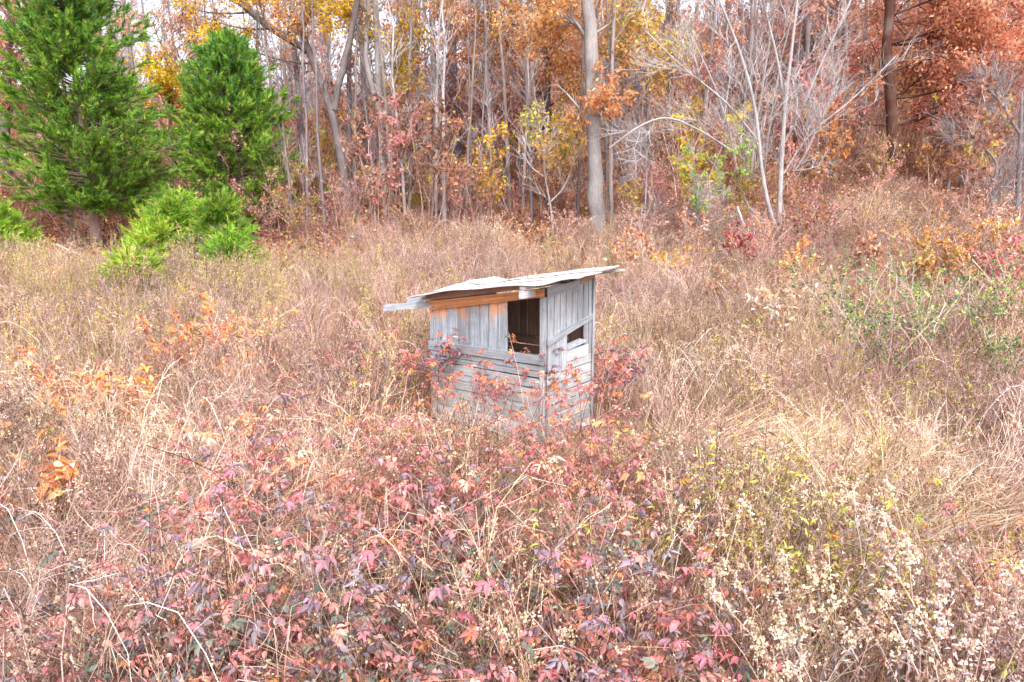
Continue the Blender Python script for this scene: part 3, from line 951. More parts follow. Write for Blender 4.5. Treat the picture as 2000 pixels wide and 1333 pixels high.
xy = sample(4.0, clump=.9)
scatter('arching_grass', 'long arching blades of bleached grass rising through the weeds', 'grass', xy, sc_of(xy, .8, 1.2),
        [MS(grass(46, h=(.7, 1.15), lean=.6, colr=c, az=a, wd=.0034, spread=.16), 'tall_grass', M_DRY) for c, a in (({'straw': 2, 'cane': 2}, None), ({'cane': 1, 'pinktan': 1}, .2), ({'straw': 1, 'fluff': .5}, -.5), ({'pinktan': 1, 'straw': 1}, 2.4))], 0.12)
xy = sample(7.0, y0=4, y1=13, clump=0, wfun=lambda px, py, x, y: np.clip(gs(px, py, 1780, 950, 330, 55) * 1.3 + gs(px, py, 1450, 860, 160, 40) * .7 + gs(px, py, 150, 1000, 220, 60) * .8, 0, 1))
scatter('flattened_grass', 'strip of flattened straw pale grass lying in one direction', 'grass', xy, rng.uniform(.9, 1.4, len(xy)),
        [MS(grass(80, h=(.6, .95), lean=1.15, colr={'straw': 2, 'cane': 2, 'fluff': .5}, az=-.5, wd=.004, spread=.25), 'flat_grass', M_DRY) for _ in range(3)], 0.08, rz=rng.normal(size=len(xy)) * .3)


def w_left(px, py, x, y): return np.clip(1.0 - gs(px, py, 900, 900, 420, 330) * .8 + 0 * px, 0.05, 1) * np.clip(1.1 - gs(px, py, 1780, 900, 300, 110) * 1.05, .06, 1)


xy = sample(8, wfun=w_left)
scatter('dry_weeds', 'dry brown weed stalks with pinkish seed heads filling the field', 'weeds', xy, sc_of(xy, .7, 1.15),
        [MS(weed('w', stemc={'brown': 1, 'pinktan': 1.5, 'cane': 1.5}, leafc={'straw': 1, 'brown': 1}, headc=hc), 'weed', M_DRY)
         for hc in ('pinktan', {'pinktan': 1, 'straw': 1}, {'straw': 1, 'fluff': .6}, {'pinktan': 2, 'rose': .4}, 'straw')], 0.1)
xy = sample(4.5, wfun=lambda px, py, x, y: 0.55 + 0.45 * (py < 600))
scatter('dead_asters', 'finely branched dead asters with tiny pale seed dots', 'weeds', xy, sc_of(xy, .7, 1.1),
        [MS(mist(stemc=s_, dotc=d_), 'aster', M_DRY) for s_, d_ in (('pinktan', 'pinktan'), ({'cane': 1, 'brown': 1}, 'fluff'), ('brown', 'pinktan'), ('cane', {'rose': 1, 'pinktan': 2}))], 0.1)
# yellow-green goldenrod, left field and lower right
xy = sample(6, wfun=lambda px, py, x, y: np.clip(gs(px, py, 250, 600, 420, 100) * .9 + gs(px, py, 600, 560, 300, 40) * .8 + gs(px, py, 1500, 1050, 300, 160) * .45 + gs(px, py, 1750, 1250, 300, 100) * .5 + gs(px, py, 1800, 780, 260, 110) * .9 + 0.04, 0, 1))
scatter('goldenrod', 'fading yellow green goldenrod leaves mixed in the dry weeds', 'weeds', xy, sc_of(xy, .9, 1.5),
        [MS(forb(leafc=c, nl=30, ll=.055, lw=.013), 'forb', M_LEAF) for c in ({'yelgreen': 2, 'straw': 1}, {'yelgreen': 1, 'straw': 1.5}, {'yelgreen': 1, 'fluff': 1})], 0.1)
xy = sample(5.0, y0=8, wfun=lambda px, py, x, y: np.clip(gs(px, py, 250, 620, 520, 140) * 1.1 + gs(px, py, 1000, 470, 500, 30) * .3 + gs(px, py, 1500, 1000, 500, 200) * .45 + gs(px, py, 1750, 700, 350, 120) * .35, 0, 1))
scatter('pale_stalks', 'upright straw pale stalks standing in the left part of the field', 'weeds', xy, sc_of(xy, .85, 1.3),
        [MS(weed('w', n=7, stemc={'straw': 2, 'cane': 1, 'brown': .6}, leafc={'straw': 1, 'yelgreen': .8}, headc=hc, lean=.15, nl=14), 'stalk', M_DRY) for hc in ({'straw': 1, 'yelgreen': 1.2}, {'fluff': 1, 'straw': 1}, {'yelgreen': 1.5, 'straw': 1})], 0.08)
# arching pale canes: left foreground, right of the hut
xy = sample(4.2, y1=22, wfun=lambda px, py, x, y: np.clip(gs(px, py, 300, 980, 330, 170) * 1.6 + gs(px, py, 1350, 650, 220, 110) * .9 + gs(px, py, 1800, 900, 260, 90) * .9 + gs(px, py, 600, 1200, 600, 150) * .55 + .12, 0, 1))
scatter('tangled_canes', 'leafless pale canes arching in tangled heaps over the grass', 'canes', xy, sc_of(xy, .7, 1.2),
        [MS(tangle(colr=c), 'canes', M_STEM) for c in ('cane', {'cane': 2, 'straw': 1}, {'cane': 1, 'brown': 1}, {'pinktan': 1, 'cane': 1})], 0.12)
# dark fine stems through the foreground
xy = sample(1.6, y1=12)
scatter('dark_stems', 'thin dark reddish stems standing up through the brambles', 'stems', xy, sc_of(xy, .7, 1.2),
        [MS(weed('d', n=5, stemc='darkcane', leafc={'brown': 1, 'rose': .5}, headc='brown', head=0, nl=4, lean=.3, rad=.0035), 'dark_stem', M_STEM) for _ in range(3)], 0.12)
# reddish leafy undergrowth, wood edge and brambles foot
xy = sample(2.4, y0=3.0, y1=27, wfun=lambda px, py, x, y: np.clip(gs(px, py, 800, 1050, 480, 260) * 1.0 + gs(px, py, 1650, 540, 500, 60) * .5 + .04, 0, 1))
scatter('red_undergrowth', 'low brambles with pink and purple leaves under the canes', 'brambles', xy, sc_of(xy, .6, 1.0),
        [MS(forb(n=6, h=(.35, .8), leafc=c, ll=.07, lw=.045, nl=9, stemc='darkcane', lean=.5), 'low_bramble', M_LEAF) for c in ({'pink': 2, 'brown': 1}, {'rose': 1, 'purple': 1, 'litter': 1}, {'litter': 1, 'pink': 1}, {'purple': 1, 'sage': .6, 'brown': 1})], 0.15)

# wood floor
xy = sample(4.6, y0=16, y1=62, margin=1.05, clump=0, wfun=lambda px, py, x, y: np.where((y > 19) | (x > 4), 1.0, 0))
scatter('leaf_litter', 'rust brown fallen leaves covering the floor of the wood', 'leaf litter', xy, rng.uniform(.9, 1.9, len(xy)), [MS(litter_patch(), 'litter', M_CROWN) for _ in range(4)], 0.2)
xy = sample(1.25, y0=24, y1=66, margin=1.05, clump=.8, wfun=lambda px, py, x, y: np.where(y < 29, .4, np.where(y < 38, .75, 1.0)))
bb = []
for c, lc in (('cane', None), ('pinktan', None), ({'pinktan': 1, 'brown': 1}, 'litter'), ('cane', 'rose'), ({'brown': 1, 'cane': 1}, 'oak'), ({'cane': 1, 'pinktan': 1}, {'mustard': 1, 'litter': 1}), ('pinktan', None), ('cane', 'litter')):
    a, l = bare_bush(colr=c, leafc=lc, nl=3, ls=.09, rad=.013)
    a.V += l.V; a.C += l.C; a.X += l.X; a.Ft += [f_ + a.n for f_ in l.Ft]; a.n += l.n
    bb.append(MS(a, 'brush', M_DRY))
BW = xy
scatter('brushwood', 'bare pinkish brush and saplings crowding the wood between the trunks', 'brush', xy, rng.uniform(.6, 1.35, len(xy)), bb, 0.1)
xy = sample(1.6, y0=23, y1=34, margin=1.05, wfun=lambda px, py, x, y: np.where((px < 570) & (y < 30), .12, 1.0))
scatter('edge_weeds', 'dense pinkish weeds along the foot of the wood', 'weeds', xy, rng.uniform(.6, 1.15, len(xy)),
        [MS(mist(n=8, stemc=s_, dotc=d_, dots=5), 'edge_weed', M_DRY) for s_, d_ in (('pinktan', {'litter': 1, 'pinktan': 1}), ('brown', {'oak': 1, 'litter': 2}), ('cane', 'rose'))], 0.1)


xy = sample(3.2, y0=14, y1=34, margin=1.05, wfun=lambda px, py, x, y: np.where((px < 570) & (y < 26), .1, np.where((px > 1150) | (y > 23), 1.0, .2)) * np.where(y < 18, .45, 1))
scatter('leafy_undergrowth', 'low rust, amber and rose leaved sprouts along the wood edge', 'undergrowth', xy, rng.uniform(.6, 1.3, len(xy)),
        [MS(forb(n=7, h=(.35, .9), leafc=c, ll=.11, lw=.07, nl=8, stemc='pinktan', lean=.4), 'sprout', M_LEAF) for c in ({'oak': 1, 'litter': 2}, {'rose': 1, 'litter': 1, 'pinktan': 1}, {'oakyel': 1, 'litter': 1, 'mustard': .5}, {'coral': 1, 'pinktan': 1}, {'litter': 2, 'yelgreen': .4}, {'pinktan': 1, 'litter': 1})], 0.2)
xy = sample(.42, y0=17, y1=48, margin=1.05, wfun=lambda px, py, x, y: np.where((y < 24) & ((x < 3) | (rng.random(len(x)) < .45)), 0, 1) * np.where(((px < 600) & (y < 31)) | ((np.abs(px - 1745) < 70) & (y < 34)), .0, 1.0))
cs = []
for lc in ('oak', 'oakyel', 'rose', 'rose', {'mustard': 1, 'yelgreen': 1}, {'yellow': 1, 'yelgreen': 1}, {'litter': 1, 'rose': 1}, 'litter', {'oakyel': 1, 'litter': 2}):
    a, l = bare_bush(n=3, h=(2.2, 4.2), colr='cane', leafc=lc, nl=4, ls=.13, rad=.014)
    a.V += l.V; a.C += l.C; a.X += l.X; a.Ft += [f_ + a.n for f_ in l.Ft]; a.n += l.n
    cs.append(MS(a, 'leafy_sapling', M_CROWN))
scatter('leafy_saplings', 'mass of thin saplings with orange, yellow and rose leaves inside the wood', 'saplings', xy, rng.uniform(.6, 1.3, len(xy)), cs, 0.12)


# ================================================================ trees
def poly(path, k):
    path = np.array(path, float)
    d_ = np.r_[0, np.cumsum(np.linalg.norm(np.diff(path, axis=0), axis=1))]
    s = np.linspace(0, d_[-1], k)
    # smooth through the points
    P = np.stack([np.interp(s, d_, path[:, j]) for j in range(3)], 1)
    for _ in range(3):
        P[1:-1] = (P[:-2] + 2 * P[1:-1] + P[2:]) / 4
    return P


def pixpath(pts, Y, base_on_ground=True):
    """pts: (px,py[,dY]) from the base up at depth Y, base put on the ground"""
    out = []
    for j, q in enumerate(pts):
        out.append(at(q[0], q[1], Y + (q[2] if len(q) > 2 else 0)))
    if base_on_ground:
        b = out[0].copy(); g = float(G(b[0], b[1]))
        if b[2] > g: out.insert(0, np.array([b[0], b[1], g - 0.2]))
        else: out[0][2] = g - 0.2
    return out


def mkcol(c): return S2L(*c)


def tree(name, label, stems_px, Y, r0, r1, barkc, clusters=(), twigs=None, leafc='oak', lsize=0.15, group=None, cat='tree', limb_n=6, limb_L=(1.2, 2.6), lt=LEAF7, ext=2.5, tmin=.3, srad=None):
    """stems_px: list of pixel paths (first is the trunk). clusters: (px,py,rpx,palette,n[,dY]) leaf masses carried by limbs"""
    Y0 = Y
    bpx = stems_px[0][0]
    if bpx[1] >= 360:                                   # the foot is in view: stand the tree where its foot meets the ground
        Y = float(gp(bpx[0], bpx[1])[1]); r0 *= Y / Y0; r1 *= Y / Y0
        if srad: srad = [q * Y / Y0 for q in srad]
    S = [poly(pixpath(s_, Y, j == 0), 16) for j, s_ in enumerate(stems_px)]
    base = S[0][0].copy(); base[2] += 0.2
    t = empty(name, tuple(base), label=label, cat=cat, group=group)
    tb, lb, cb = MB(), MB(), MB()
    for j, P in enumerate(S):
        if P[-1, 2] > 8 and ext:                      # carry on above the picture
            dv = nrm(P[-1] - P[-4]) + np.array([0, 0, .3])
            Pe = np.array([P[-1] + nrm(dv) * ext * f_ + rng.normal(size=3) * .12 * f_ for f_ in (0, .35, .7, 1)])
            P = poly(np.vstack([P, Pe[1:]]), 19); S[j] = P
        k = len(P)
        a0 = r0 if j == 0 else (srad[j] if srad else r0 * (.72 if len(S) > 2 else .75))
        R = a0 + (r1 - a0) * np.linspace(0, 1, k) ** .85
        if j == 0: R[0] *= 1.45; R[1] *= 1.08
        tubes(tb, P[None] + rng.normal(size=(1, k, 3)) * r1 * .12, R[None] * (1 + rng.normal(size=(1, k)) * .04), 9, mkcol(barkc))
    main = np.array([poly(P, 12) for P in S])
    bc = mkcol(barkc)
    if limb_n:
        K, tt = kids(main, limb_n, tmin, .98, limb_L[0], limb_L[1], .75, .3, 7, .16)
        tubes(lb, K, taper(len(K), 7, r1 * .5 * (1.2 - tt * .5), .006), 5, bc * .95)
        K2, _ = kids(K, 6 if not twigs else 8, .2, .97, .4, 1.2, .65, .15, 5, .14)
        tubes(lb, K2, taper(len(K2), 5, .010, .004), 3, bc)
        if twigs:
            K3, _ = kids(K2, twigs, .2, .97, .3, .85, .6, .1, 4, .12)
            tubes(lb, K3, .003, 3, bc * .85)
    for c_ in clusters:
        px, py, rp, pl_, n = c_[:5]
        dY = c_[5] if len(c_) > 5 else rng.normal() * .8
        cen = at(px, py, Y + dY); rad = rp / F * (Y + dY)
        allp = main.reshape(-1, 3)
        low = allp[:, 2] < cen[2] - .1 * rad
        cand = allp[low] if low.any() else allp[:3]
        near = cand[np.argmin(np.linalg.norm((cand - cen) * [1, 1, .6], axis=1))]
        mid = (near + cen) / 2 + np.array([0, 0, -.15 * rad]) + rng.normal(size=3) * .12
        Lp = poly([near, mid, cen, cen + (cen - mid) * .5], 9)
        tubes(lb, Lp[None], taper(1, 9, min(r1 * .6, .05), .012), 5, bc * .9)
        K, _ = kids(Lp[None], 18, .3, 1, rad * .6, rad * 1.5, 1.0, .1, 6, .15, order=False)
        tubes(lb, K, taper(len(K), 6, .016, .006), 3, bc * .9)
        K2, _ = kids(K, 5, .25, 1, rad * .25, rad * .6, .7, 0, 4, .15, order=False)
        tubes(lb, K2, .006, 3, bc * .9)
        p, tg = along(K2, max(1, int((.9 if px < 900 else 1.35) * n / len(K2) + .5)), .1, 1.05)
        p = p + rng.normal(size=p.shape) * min(.12, rad * .12)
        dr = nrm(tg * .5 + rng.normal(size=p.shape) * .7 + [0, 0, -.45])
        leaves(cb, p, dr, rng.uniform(lsize * .45, lsize * 1.3, len(p)), lsize * rng.uniform(.35, .72, len(p)), pal(pl_, len(p), .24), lt)
    link('trunk', tb.mesh('trunk', M_BARK, base, True), t)
    if lb.n: link('limbs', lb.mesh('limbs', M_BARK, base), t)
    if cb.n: link('crown', cb.mesh('crown', M_CROWN, base), t)
    return t


GREY, PALE, DARK, WHITE, BRN = (128, 118, 118), (164, 156, 156), (96, 86, 88), (196, 190, 194), (96, 66, 54)
tree('leaning_tree', 'dark forked tree leaning left with a yellow crown, right of the cedars',
     [[(690, 452), (672, 360), (655, 230), (622, 140), (594, 88), (575, 30), (555, -30)], [(652, 215), (672, 120), (692, 40), (702, -20)], [(600, 98), (560, 75), (520, 50), (475, 12)], [(585, 60), (605, 20), (612, -20)]],
     27.5, .2, .08, (112, 102, 104), [(430, 45, 62, 'yellow', 1700), (510, 18, 60, {'yellow': 2, 'oakyel': 1}, 1500), (620, 28, 50, 'yellow', 1100), (560, 50, 45, 'oakyel', 800), (690, 20, 45, {'yellow': 2, 'oakyel': 1}, 900), (480, 95, 35, 'oakyel', 350), (380, 20, 50, 'oakyel', 600)], lsize=.14, limb_n=5)
tree('slim_tree', 'slim straight pale trunk with a few yellow leaf clumps, beside the leaning forked tree',
     [[(755, 448), (748, 330), (741, 200), (736, 80), (733, -20)], [(740, 215), (722, 160), (712, 110), (716, 70)]], 27, .13, .085, (146, 142, 144),
     [(720, 80, 36, 'yellow', 500), (770, 120, 44, {'yellow': 2, 'yelgreen': 1}, 700), (800, 160, 28, 'yellow', 400), (790, 60, 40, 'yellow', 500), (785, 210, 20, 'mustard', 120)], lsize=.14, limb_n=5)
tree('grey_tree', 'mid grey trunk third in the row, right of the slim pale one',
     [[(856, 420), (853, 330), (850, 200), (846, 90), (842, -20)]], 29, .15, .10, (136, 128, 130), [(880, 40, 50, 'oakyel', 700), (830, 15, 40, 'yellow', 300), (905, 90, 40, 'oak', 500)], limb_n=7)
tree('dark_tree', 'broad dark grey trunk standing just behind the mid grey one',
     [[(893, 380), (890, 260), (884, 120), (879, -20)]], 34, .26, .17, (112, 104, 112), [(900, 215, 50, 'rose', 700), (960, 240, 55, {'rose': 2, 'coral': 1}, 800), (860, 160, 40, 'rose', 300)], limb_n=4)
tree('big_oak', 'big straight oak trunk in the middle of the wood edge with orange leaves',
     [[(1169, 475), (1166, 400), (1162, 300), (1157, 180), (1152, 80), (1150, -20)]], 26, .30, .20, (142, 136, 136),
     [(1180, 205, 34, {'orange': 2, 'oak': 1}, 600, -.5), (1130, 235, 22, 'orange', 150, -.3), (1210, 100, 45, 'oakyel', 500), (1230, 25, 60, {'oakyel': 2, 'yelgreen': 1}, 800), (1100, 30, 70, {'oak': 2, 'oakyel': 2}, 2200)], limb_n=6, lt=OAK)
tree('orange_oak', 'oak with a dense hanging orange crown left of the big straight trunk',
     [[(1078, 400), (1074, 330), (1068, 200), (1060, 80), (1055, -20)]], 28, .22, .14, (98, 84, 88),
     [(1000, 50, 85, {'oak': 2, 'oakyel': 1}, 2600), (1085, 95, 80, {'oak': 1, 'oakyel': 1}, 2800), (955, 125, 55, {'oak': 2, 'oakyel': 1}, 1300), (1050, 165, 70, {'oak': 2, 'oakyel': 1}, 2200), (1120, 150, 45, 'oakyel', 1000), (990, 190, 45, {'coral': 1, 'oak': 1}, 700), (935, 30, 50, 'oakyel', 800), (1150, 20, 50, 'oakyel', 900), (1010, 255, 50, {'rose': 1, 'coral': 1}, 600)], lt=OAK, limb_n=3)
tree('thin_tree', 'thin straight grey stem just right of the big oak trunk', [[(1194, 470), (1194, 380), (1192, 250), (1196, 120), (1200, 0)]], 26.5, .085, .05, (150, 138, 134), [(1290, 80, 50, {'yelgreen': 1, 'mustard': 2}, 500), (1290, 130, 36, 'mustard', 260)], limb_n=5)
# the white many-stemmed bare tree
tree('bare_white_tree', 'pale many stemmed bare tree with a wide fan of white twigs',
     [[(1522, 462), (1522, 380), (1528, 290), (1532, 200), (1546, 110), (1555, 20), (1560, -30)],
      [(1518, 455, -.3), (1496, 410, -.3), (1484, 330, -.4), (1482, 220, -.5), (1462, 150, -.6), (1436, 70, -.6), (1400, -10, -.6)],
      [(1500, 440, .4), (1446, 400, .3), (1440, 330, .2), (1424, 250, .2), (1398, 170, .1), (1345, 60, 0)],
      [(1526, 290, .3), (1570, 210, .4), (1600, 130, .5), (1650, 30, .6)],
      [(1532, 200, .2), (1520, 120, .3), (1500, 40, .3), (1485, -20, .3)],
      [(1436, 300, -.3), (1380, 262, -.6), (1300, 222, -.9), (1240, 250, -1.1), (1190, 290, -1.3)],
      [(1440, 420, -.3), (1380, 440, -.6), (1300, 462, -.9), (1262, 485, -1.1)],
      [(1530, 340, 0), (1580, 260, .2), (1660, 200, .4), (1750, 110, .6)],
      [(1528, 370, 0), (1575, 300, -.4), (1600, 240, -.6), (1640, 150, -.8)],
      [(1484, 280, -.4), (1420, 200, -.8), (1330, 130, -1.0), (1260, 60, -1.2)]],
     23.5, .10, .02, (168, 162, 164), srad=[0, .075, .055, .036, .045, .036, .028, .028, .022, .036], twigs=4, limb_n=9, limb_L=(.7, 2.3), ext=1.5, tmin=.12,
     clusters=[(1450, 300, 22, 'fresh', 40, -1), (1355, 320, 24, 'fresh', 45, -.8), (1365, 390, 20, 'fresh', 30, -.8), (1400, 335, 18, 'fresh', 30, -.8), (1610, 320, 24, 'mustard', 50, .5), (1500, 200, 20, 'oak', 30, 1)], lsize=.13)
tree('dark_trunk_oak', 'dark brown trunk under a broad salmon orange crown at the upper right',
     [[(1747, 352), (1746, 320), (1744, 250), (1738, 180), (1728, 110), (1735, 30), (1740, -20)]], 26, .23, .13, (84, 56, 48),
     [(1745, 35, 75, 'oak', 1700, 1.0), (1840, 55, 85, {'oak': 4, 'oakyel': 1}, 2800), (1940, 60, 85, {'oak': 4, 'orange': 1}, 2800), (1900, 150, 75, {'oak': 3, 'coral': .5}, 2300), (1800, 150, 65, 'oak', 1500), (1690, 130, 48, {'oak': 1, 'coral': 1}, 900, 1.2), (1640, 215, 36, 'coral', 450, 1.2), (1970, 170, 55, {'oak': 1, 'coral': 1}, 900), (1825, 215, 42, 'coral', 500, .8), (1990, 0, 70, 'oak', 1300), (1870, -20, 80, 'oak', 1300)], lt=OAK, limb_n=4)
tree('coral_maple', 'maple with coral red leaves behind the bare white tree', [[(1590, 330), (1588, 200), (1580, 60), (1575, -20)]], 33, .15, .10, (140, 124, 124),
     [(1480, 70, 80, {'coral': 3, 'rose': 1}, 1500), (1560, 40, 70, 'coral', 1200), (1620, 60, 60, 'coral', 900), (1430, 130, 50, 'coral', 500), (1550, 150, 60, 'coral', 500), (1640, 20, 60, {'coral': 1, 'oak': 1}, 800)], limb_n=5)
tree('crooked_tree', 'crooked half dead grey tree with a dark broken limb at the right edge',
     [[(1982, 470), (1988, 400), (1992, 300), (1996, 180)], [(1952, 466), (1945, 425), (1934, 388), (1960, 362), (1990, 350)], [(1934, 388), (1950, 320), (1925, 290), (1890, 270)], [(1990, 260), (1955, 200), (1925, 170)]],
     22.5, .12, .035, (140, 132, 134), srad=[0, .07, .045, .05], limb_n=10, twigs=4, limb_L=(.7, 1.8), tmin=.1)
tree('left_edge_oak', 'oak with peach orange leaves at the left edge behind the large cedar',
     [[(8, 470), (10, 300), (12, 130), (25, -20)]], 29, .2, .12, (110, 96, 96),
     [(30, 50, 80, 'oak', 2000), (50, 150, 65, 'oak', 1300), (20, 230, 60, {'oak': 2, 'coral': 1}, 1100), (10, 330, 50, {'oak': 1, 'crim': .5}, 500), (-30, 100, 80, 'oak', 1300), (15, 400, 35, 'orange', 350), (130, 20, 50, 'oak', 500)], lt=OAK, limb_n=5)
tree('yellow_maple', 'small golden yellow maple glowing in the gap between both cedars', [[(335, 430), (335, 300), (330, 180), (325, 110)]], 29, .09, .05, (110, 100, 96),
     [(325, 165, 42, 'yellow', 1400), (335, 210, 36, {'yellow': 2, 'orange': 1}, 900), (290, 120, 26, 'yellow', 250), (350, 130, 50, {'oak': 2, 'rose': 1}, 400), (380, 60, 60, {'oak': 1, 'rose': 1}, 450), (300, 50, 50, 'oak', 300)], limb_n=6, ext=0)
tree('yellow_sapling', 'spindly white sapling with loose yellow leaves left of the big oak trunk',
     [[(1082, 470), (1076, 400), (1062, 340), (1064, 270), (1072, 225)], [(1062, 345), (1040, 330), (1020, 300)], [(1070, 400), (1100, 370), (1115, 335)]], 25, .045, .02, (178, 170, 170),
     [(1045, 245, 30, 'yelgreen', 130), (1090, 255, 40, {'yellow': 2, 'yelgreen': 1}, 220), (1130, 270, 30, 'yellow', 120), (1070, 300, 34, 'mustard', 130)], lsize=.15, limb_n=4, ext=0, limb_L=(.5, 1.1))
for pts, lb_ in (([(1008, 445), (985, 395), (955, 320), (960, 260), (950, 200)], 'white birch like sapling leaning left before the orange oak'),
                 ([(890, 390), (878, 340), (873, 290), (880, 240)], 'short white sapling beside the third trunk'),
                 ([(606, 446), (602, 390), (598, 330), (590, 270)], 'thin white sapling at the foot of the cedar side slope')):
    tree('white_sapling', lb_, [pts], 25.5, 0.03, .012, (176, 168, 170), limb_n=12, limb_L=(.4, 1.2), ext=0, tmin=.15)
tree('brush_tree', 'small twiggy grey sapling below the fan of the bare white tree', [[(1262, 480), (1260, 400), (1264, 320), (1262, 260)]], 24.5, .05, .02, (160, 150, 152), limb_n=14, twigs=3, limb_L=(.5, 1.2), ext=0, tmin=.15)

# ---- trees deeper in the wood: seven kinds, copied
kinds = []
for j, (bc_, pl_, sp) in enumerate([((134, 124, 124), 'oak', .5), ((120, 108, 112), 'oakyel', .6), ((150, 142, 142), None, 0), ((112, 98, 100), {'oak': 2, 'coral': 1}, .5), ((142, 130, 134), {'mustard': 1, 'yellow': 1}, .5), ((126, 114, 120), 'rose', .4), ((158, 148, 148), None, 0)]):
    tb, lb, cb = MB(), MB(), MB()
    H = 12.5 + rng.random() * 3
    P = stems(1, H, H, 0, .06, 12, wob=.06)
    tubes(tb, P, taper(1, 12, .13 + .03 * (j % 3), .05), 7, mkcol(bc_))
    K, tt = kids(P, 26, .22, .98, 1.2, 3.0, .85, .35, 6, .14)
    tubes(lb, K, taper(len(K), 6, .03, .009), 4, mkcol(bc_))
    K2, _ = kids(K, 5, .25, .97, .5, 1.3, .65, .12, 5, .12)
    tubes(lb, K2, taper(len(K2), 5, .012, .006), 3, mkcol(bc_) * 1.05)
    K3, _ = kids(K2, 3, .25, .97, .25, .7, .6, .1, 4, .12)
    tubes(lb, K3, .006, 3, mkcol(bc_) * 1.05)
    if pl_:
        p, tg = along(K3, 4, .1, 1)
        kp = rng.random(len(p)) < .35 + sp * (p[:, 2] > 3.0)
        p, tg = p[kp], tg[kp]
        leaves(cb, p, nrm(tg + rng.normal(size=p.shape) + [0, 0, -.4]), rng.uniform(.1, .2, len(p)), .11, pal(pl_, len(p)), LEAF4)
    kinds.append((tb.mesh('trunk', M_BARK, smooth=True), lb.mesh('limbs', M_BARK), cb.mesh('crown', M_CROWN) if pl_ else None))
names = ['with rusty orange leaves', 'with amber leaves', 'bare of leaves, pale barked', 'with peach leaves', 'with golden leaves', 'with rose brown leaves', 'bare of leaves, silvery']
deep = []
tries = 0
while len(deep) < 165 and tries < 4000:
    tries += 1
    y = rng.uniform(29, 66); x = rng.uniform(-.78, .78) * y
    if x < 0 and rng.random() < .2: continue
    if all((x - a) ** 2 + (y - b) ** 2 > 1.7 for a, b in deep): deep.append((x, y))
for (x, y) in deep:
    j = int(rng.integers(0, 7))
    px, _ = proj(x, y, 5.0)
    if px < 650: j = int(rng.choice([2, 6, 0, 5, 2]))
    if px > 1150 and rng.random() < .45: j = int(rng.choice([0, 1, 3, 4, 5]))
    if px > 1600 and rng.random() < .5: j = int(rng.choice([0, 3]))
    fw_ = ('left' if px < 650 else ('middle' if px < 1300 else 'right')) + ' of the wood'
    t = empty('forest_tree', (x, y, float(G(x, y)) - .1), rng.random() * 6.28, label='tall slender forest tree %s, deep in the %s' % (names[j], fw_), cat='tree', group='forest trees %s, %s' % (names[j], fw_))
    s_ = rng.uniform(.75, 1.15) * (0.8 if px < 650 else 1)
    t.scale = (s_, s_, s_ * rng.uniform(.9, 1.1))
    link('trunk', kinds[j][0], t); link('limbs', kinds[j][1], t)
    if kinds[j][2]: link('crown', kinds[j][2], t)


# ---- slender pole trees near the wood edge, many thin grey stems
sl_k = []
for j, bc_ in enumerate(((150, 142, 142), (128, 118, 122), (174, 166, 168), (112, 98, 98), (140, 126, 120))):
    tb, lb = MB(), MB()
    H = 8.5 + rng.random() * 3
    P = stems(1, H, H, 0, .07, 12, wob=.07)
    tubes(tb, P, taper(1, 12, .06 + .008 * j, .02), 6, mkcol(bc_))
    K, tt = kids(P, 22, .12, .97, .7, 2.0, .8, .3, 6, .16)
    tubes(lb, K, taper(len(K), 6, .014, .005), 4, mkcol(bc_))
    K2, _ = kids(K, 6, .2, .97, .3, .9, .65, .12, 5, .14)
    tubes(lb, K2, .0048, 3, mkcol(bc_) * 1.1)
    sl_k.append((tb.mesh('trunk', M_BARK, smooth=True), lb.mesh('limbs', M_BARK)))
pn = ['light grey', 'mid grey', 'silvery', 'dark brown', 'tan grey']
for q_ in range(115):
    y = rng.uniform(25.5, 38); x = rng.uniform(-.40, .76) * y
    if q_ % 6 == 0: x = -abs(x)
    j = int(rng.integers(0, 5)); px, _ = proj(x, y, 4.0)
    if 0 < px < 540 or 1690 < px < 1800: continue
    pw_ = 'left of the row of big trunks' if px < 700 else ('between slim trunk and big oak' if px < 1170 else ('behind the bare white tree' if px < 1700 else 'right end of the wood'))
    t = empty('pole_tree', (x, y, float(G(x, y)) - .05), rng.random() * 6.28, label='thin leafless %s pole tree, %s' % (pn[j], pw_), cat='tree', group='thin %s pole trees, %s' % (pn[j], pw_))
    s_ = rng.uniform(.6, 1.15); t.scale = (s_, s_, s_)
    link('trunk', sl_k[j][0], t); link('limbs', sl_k[j][1], t)


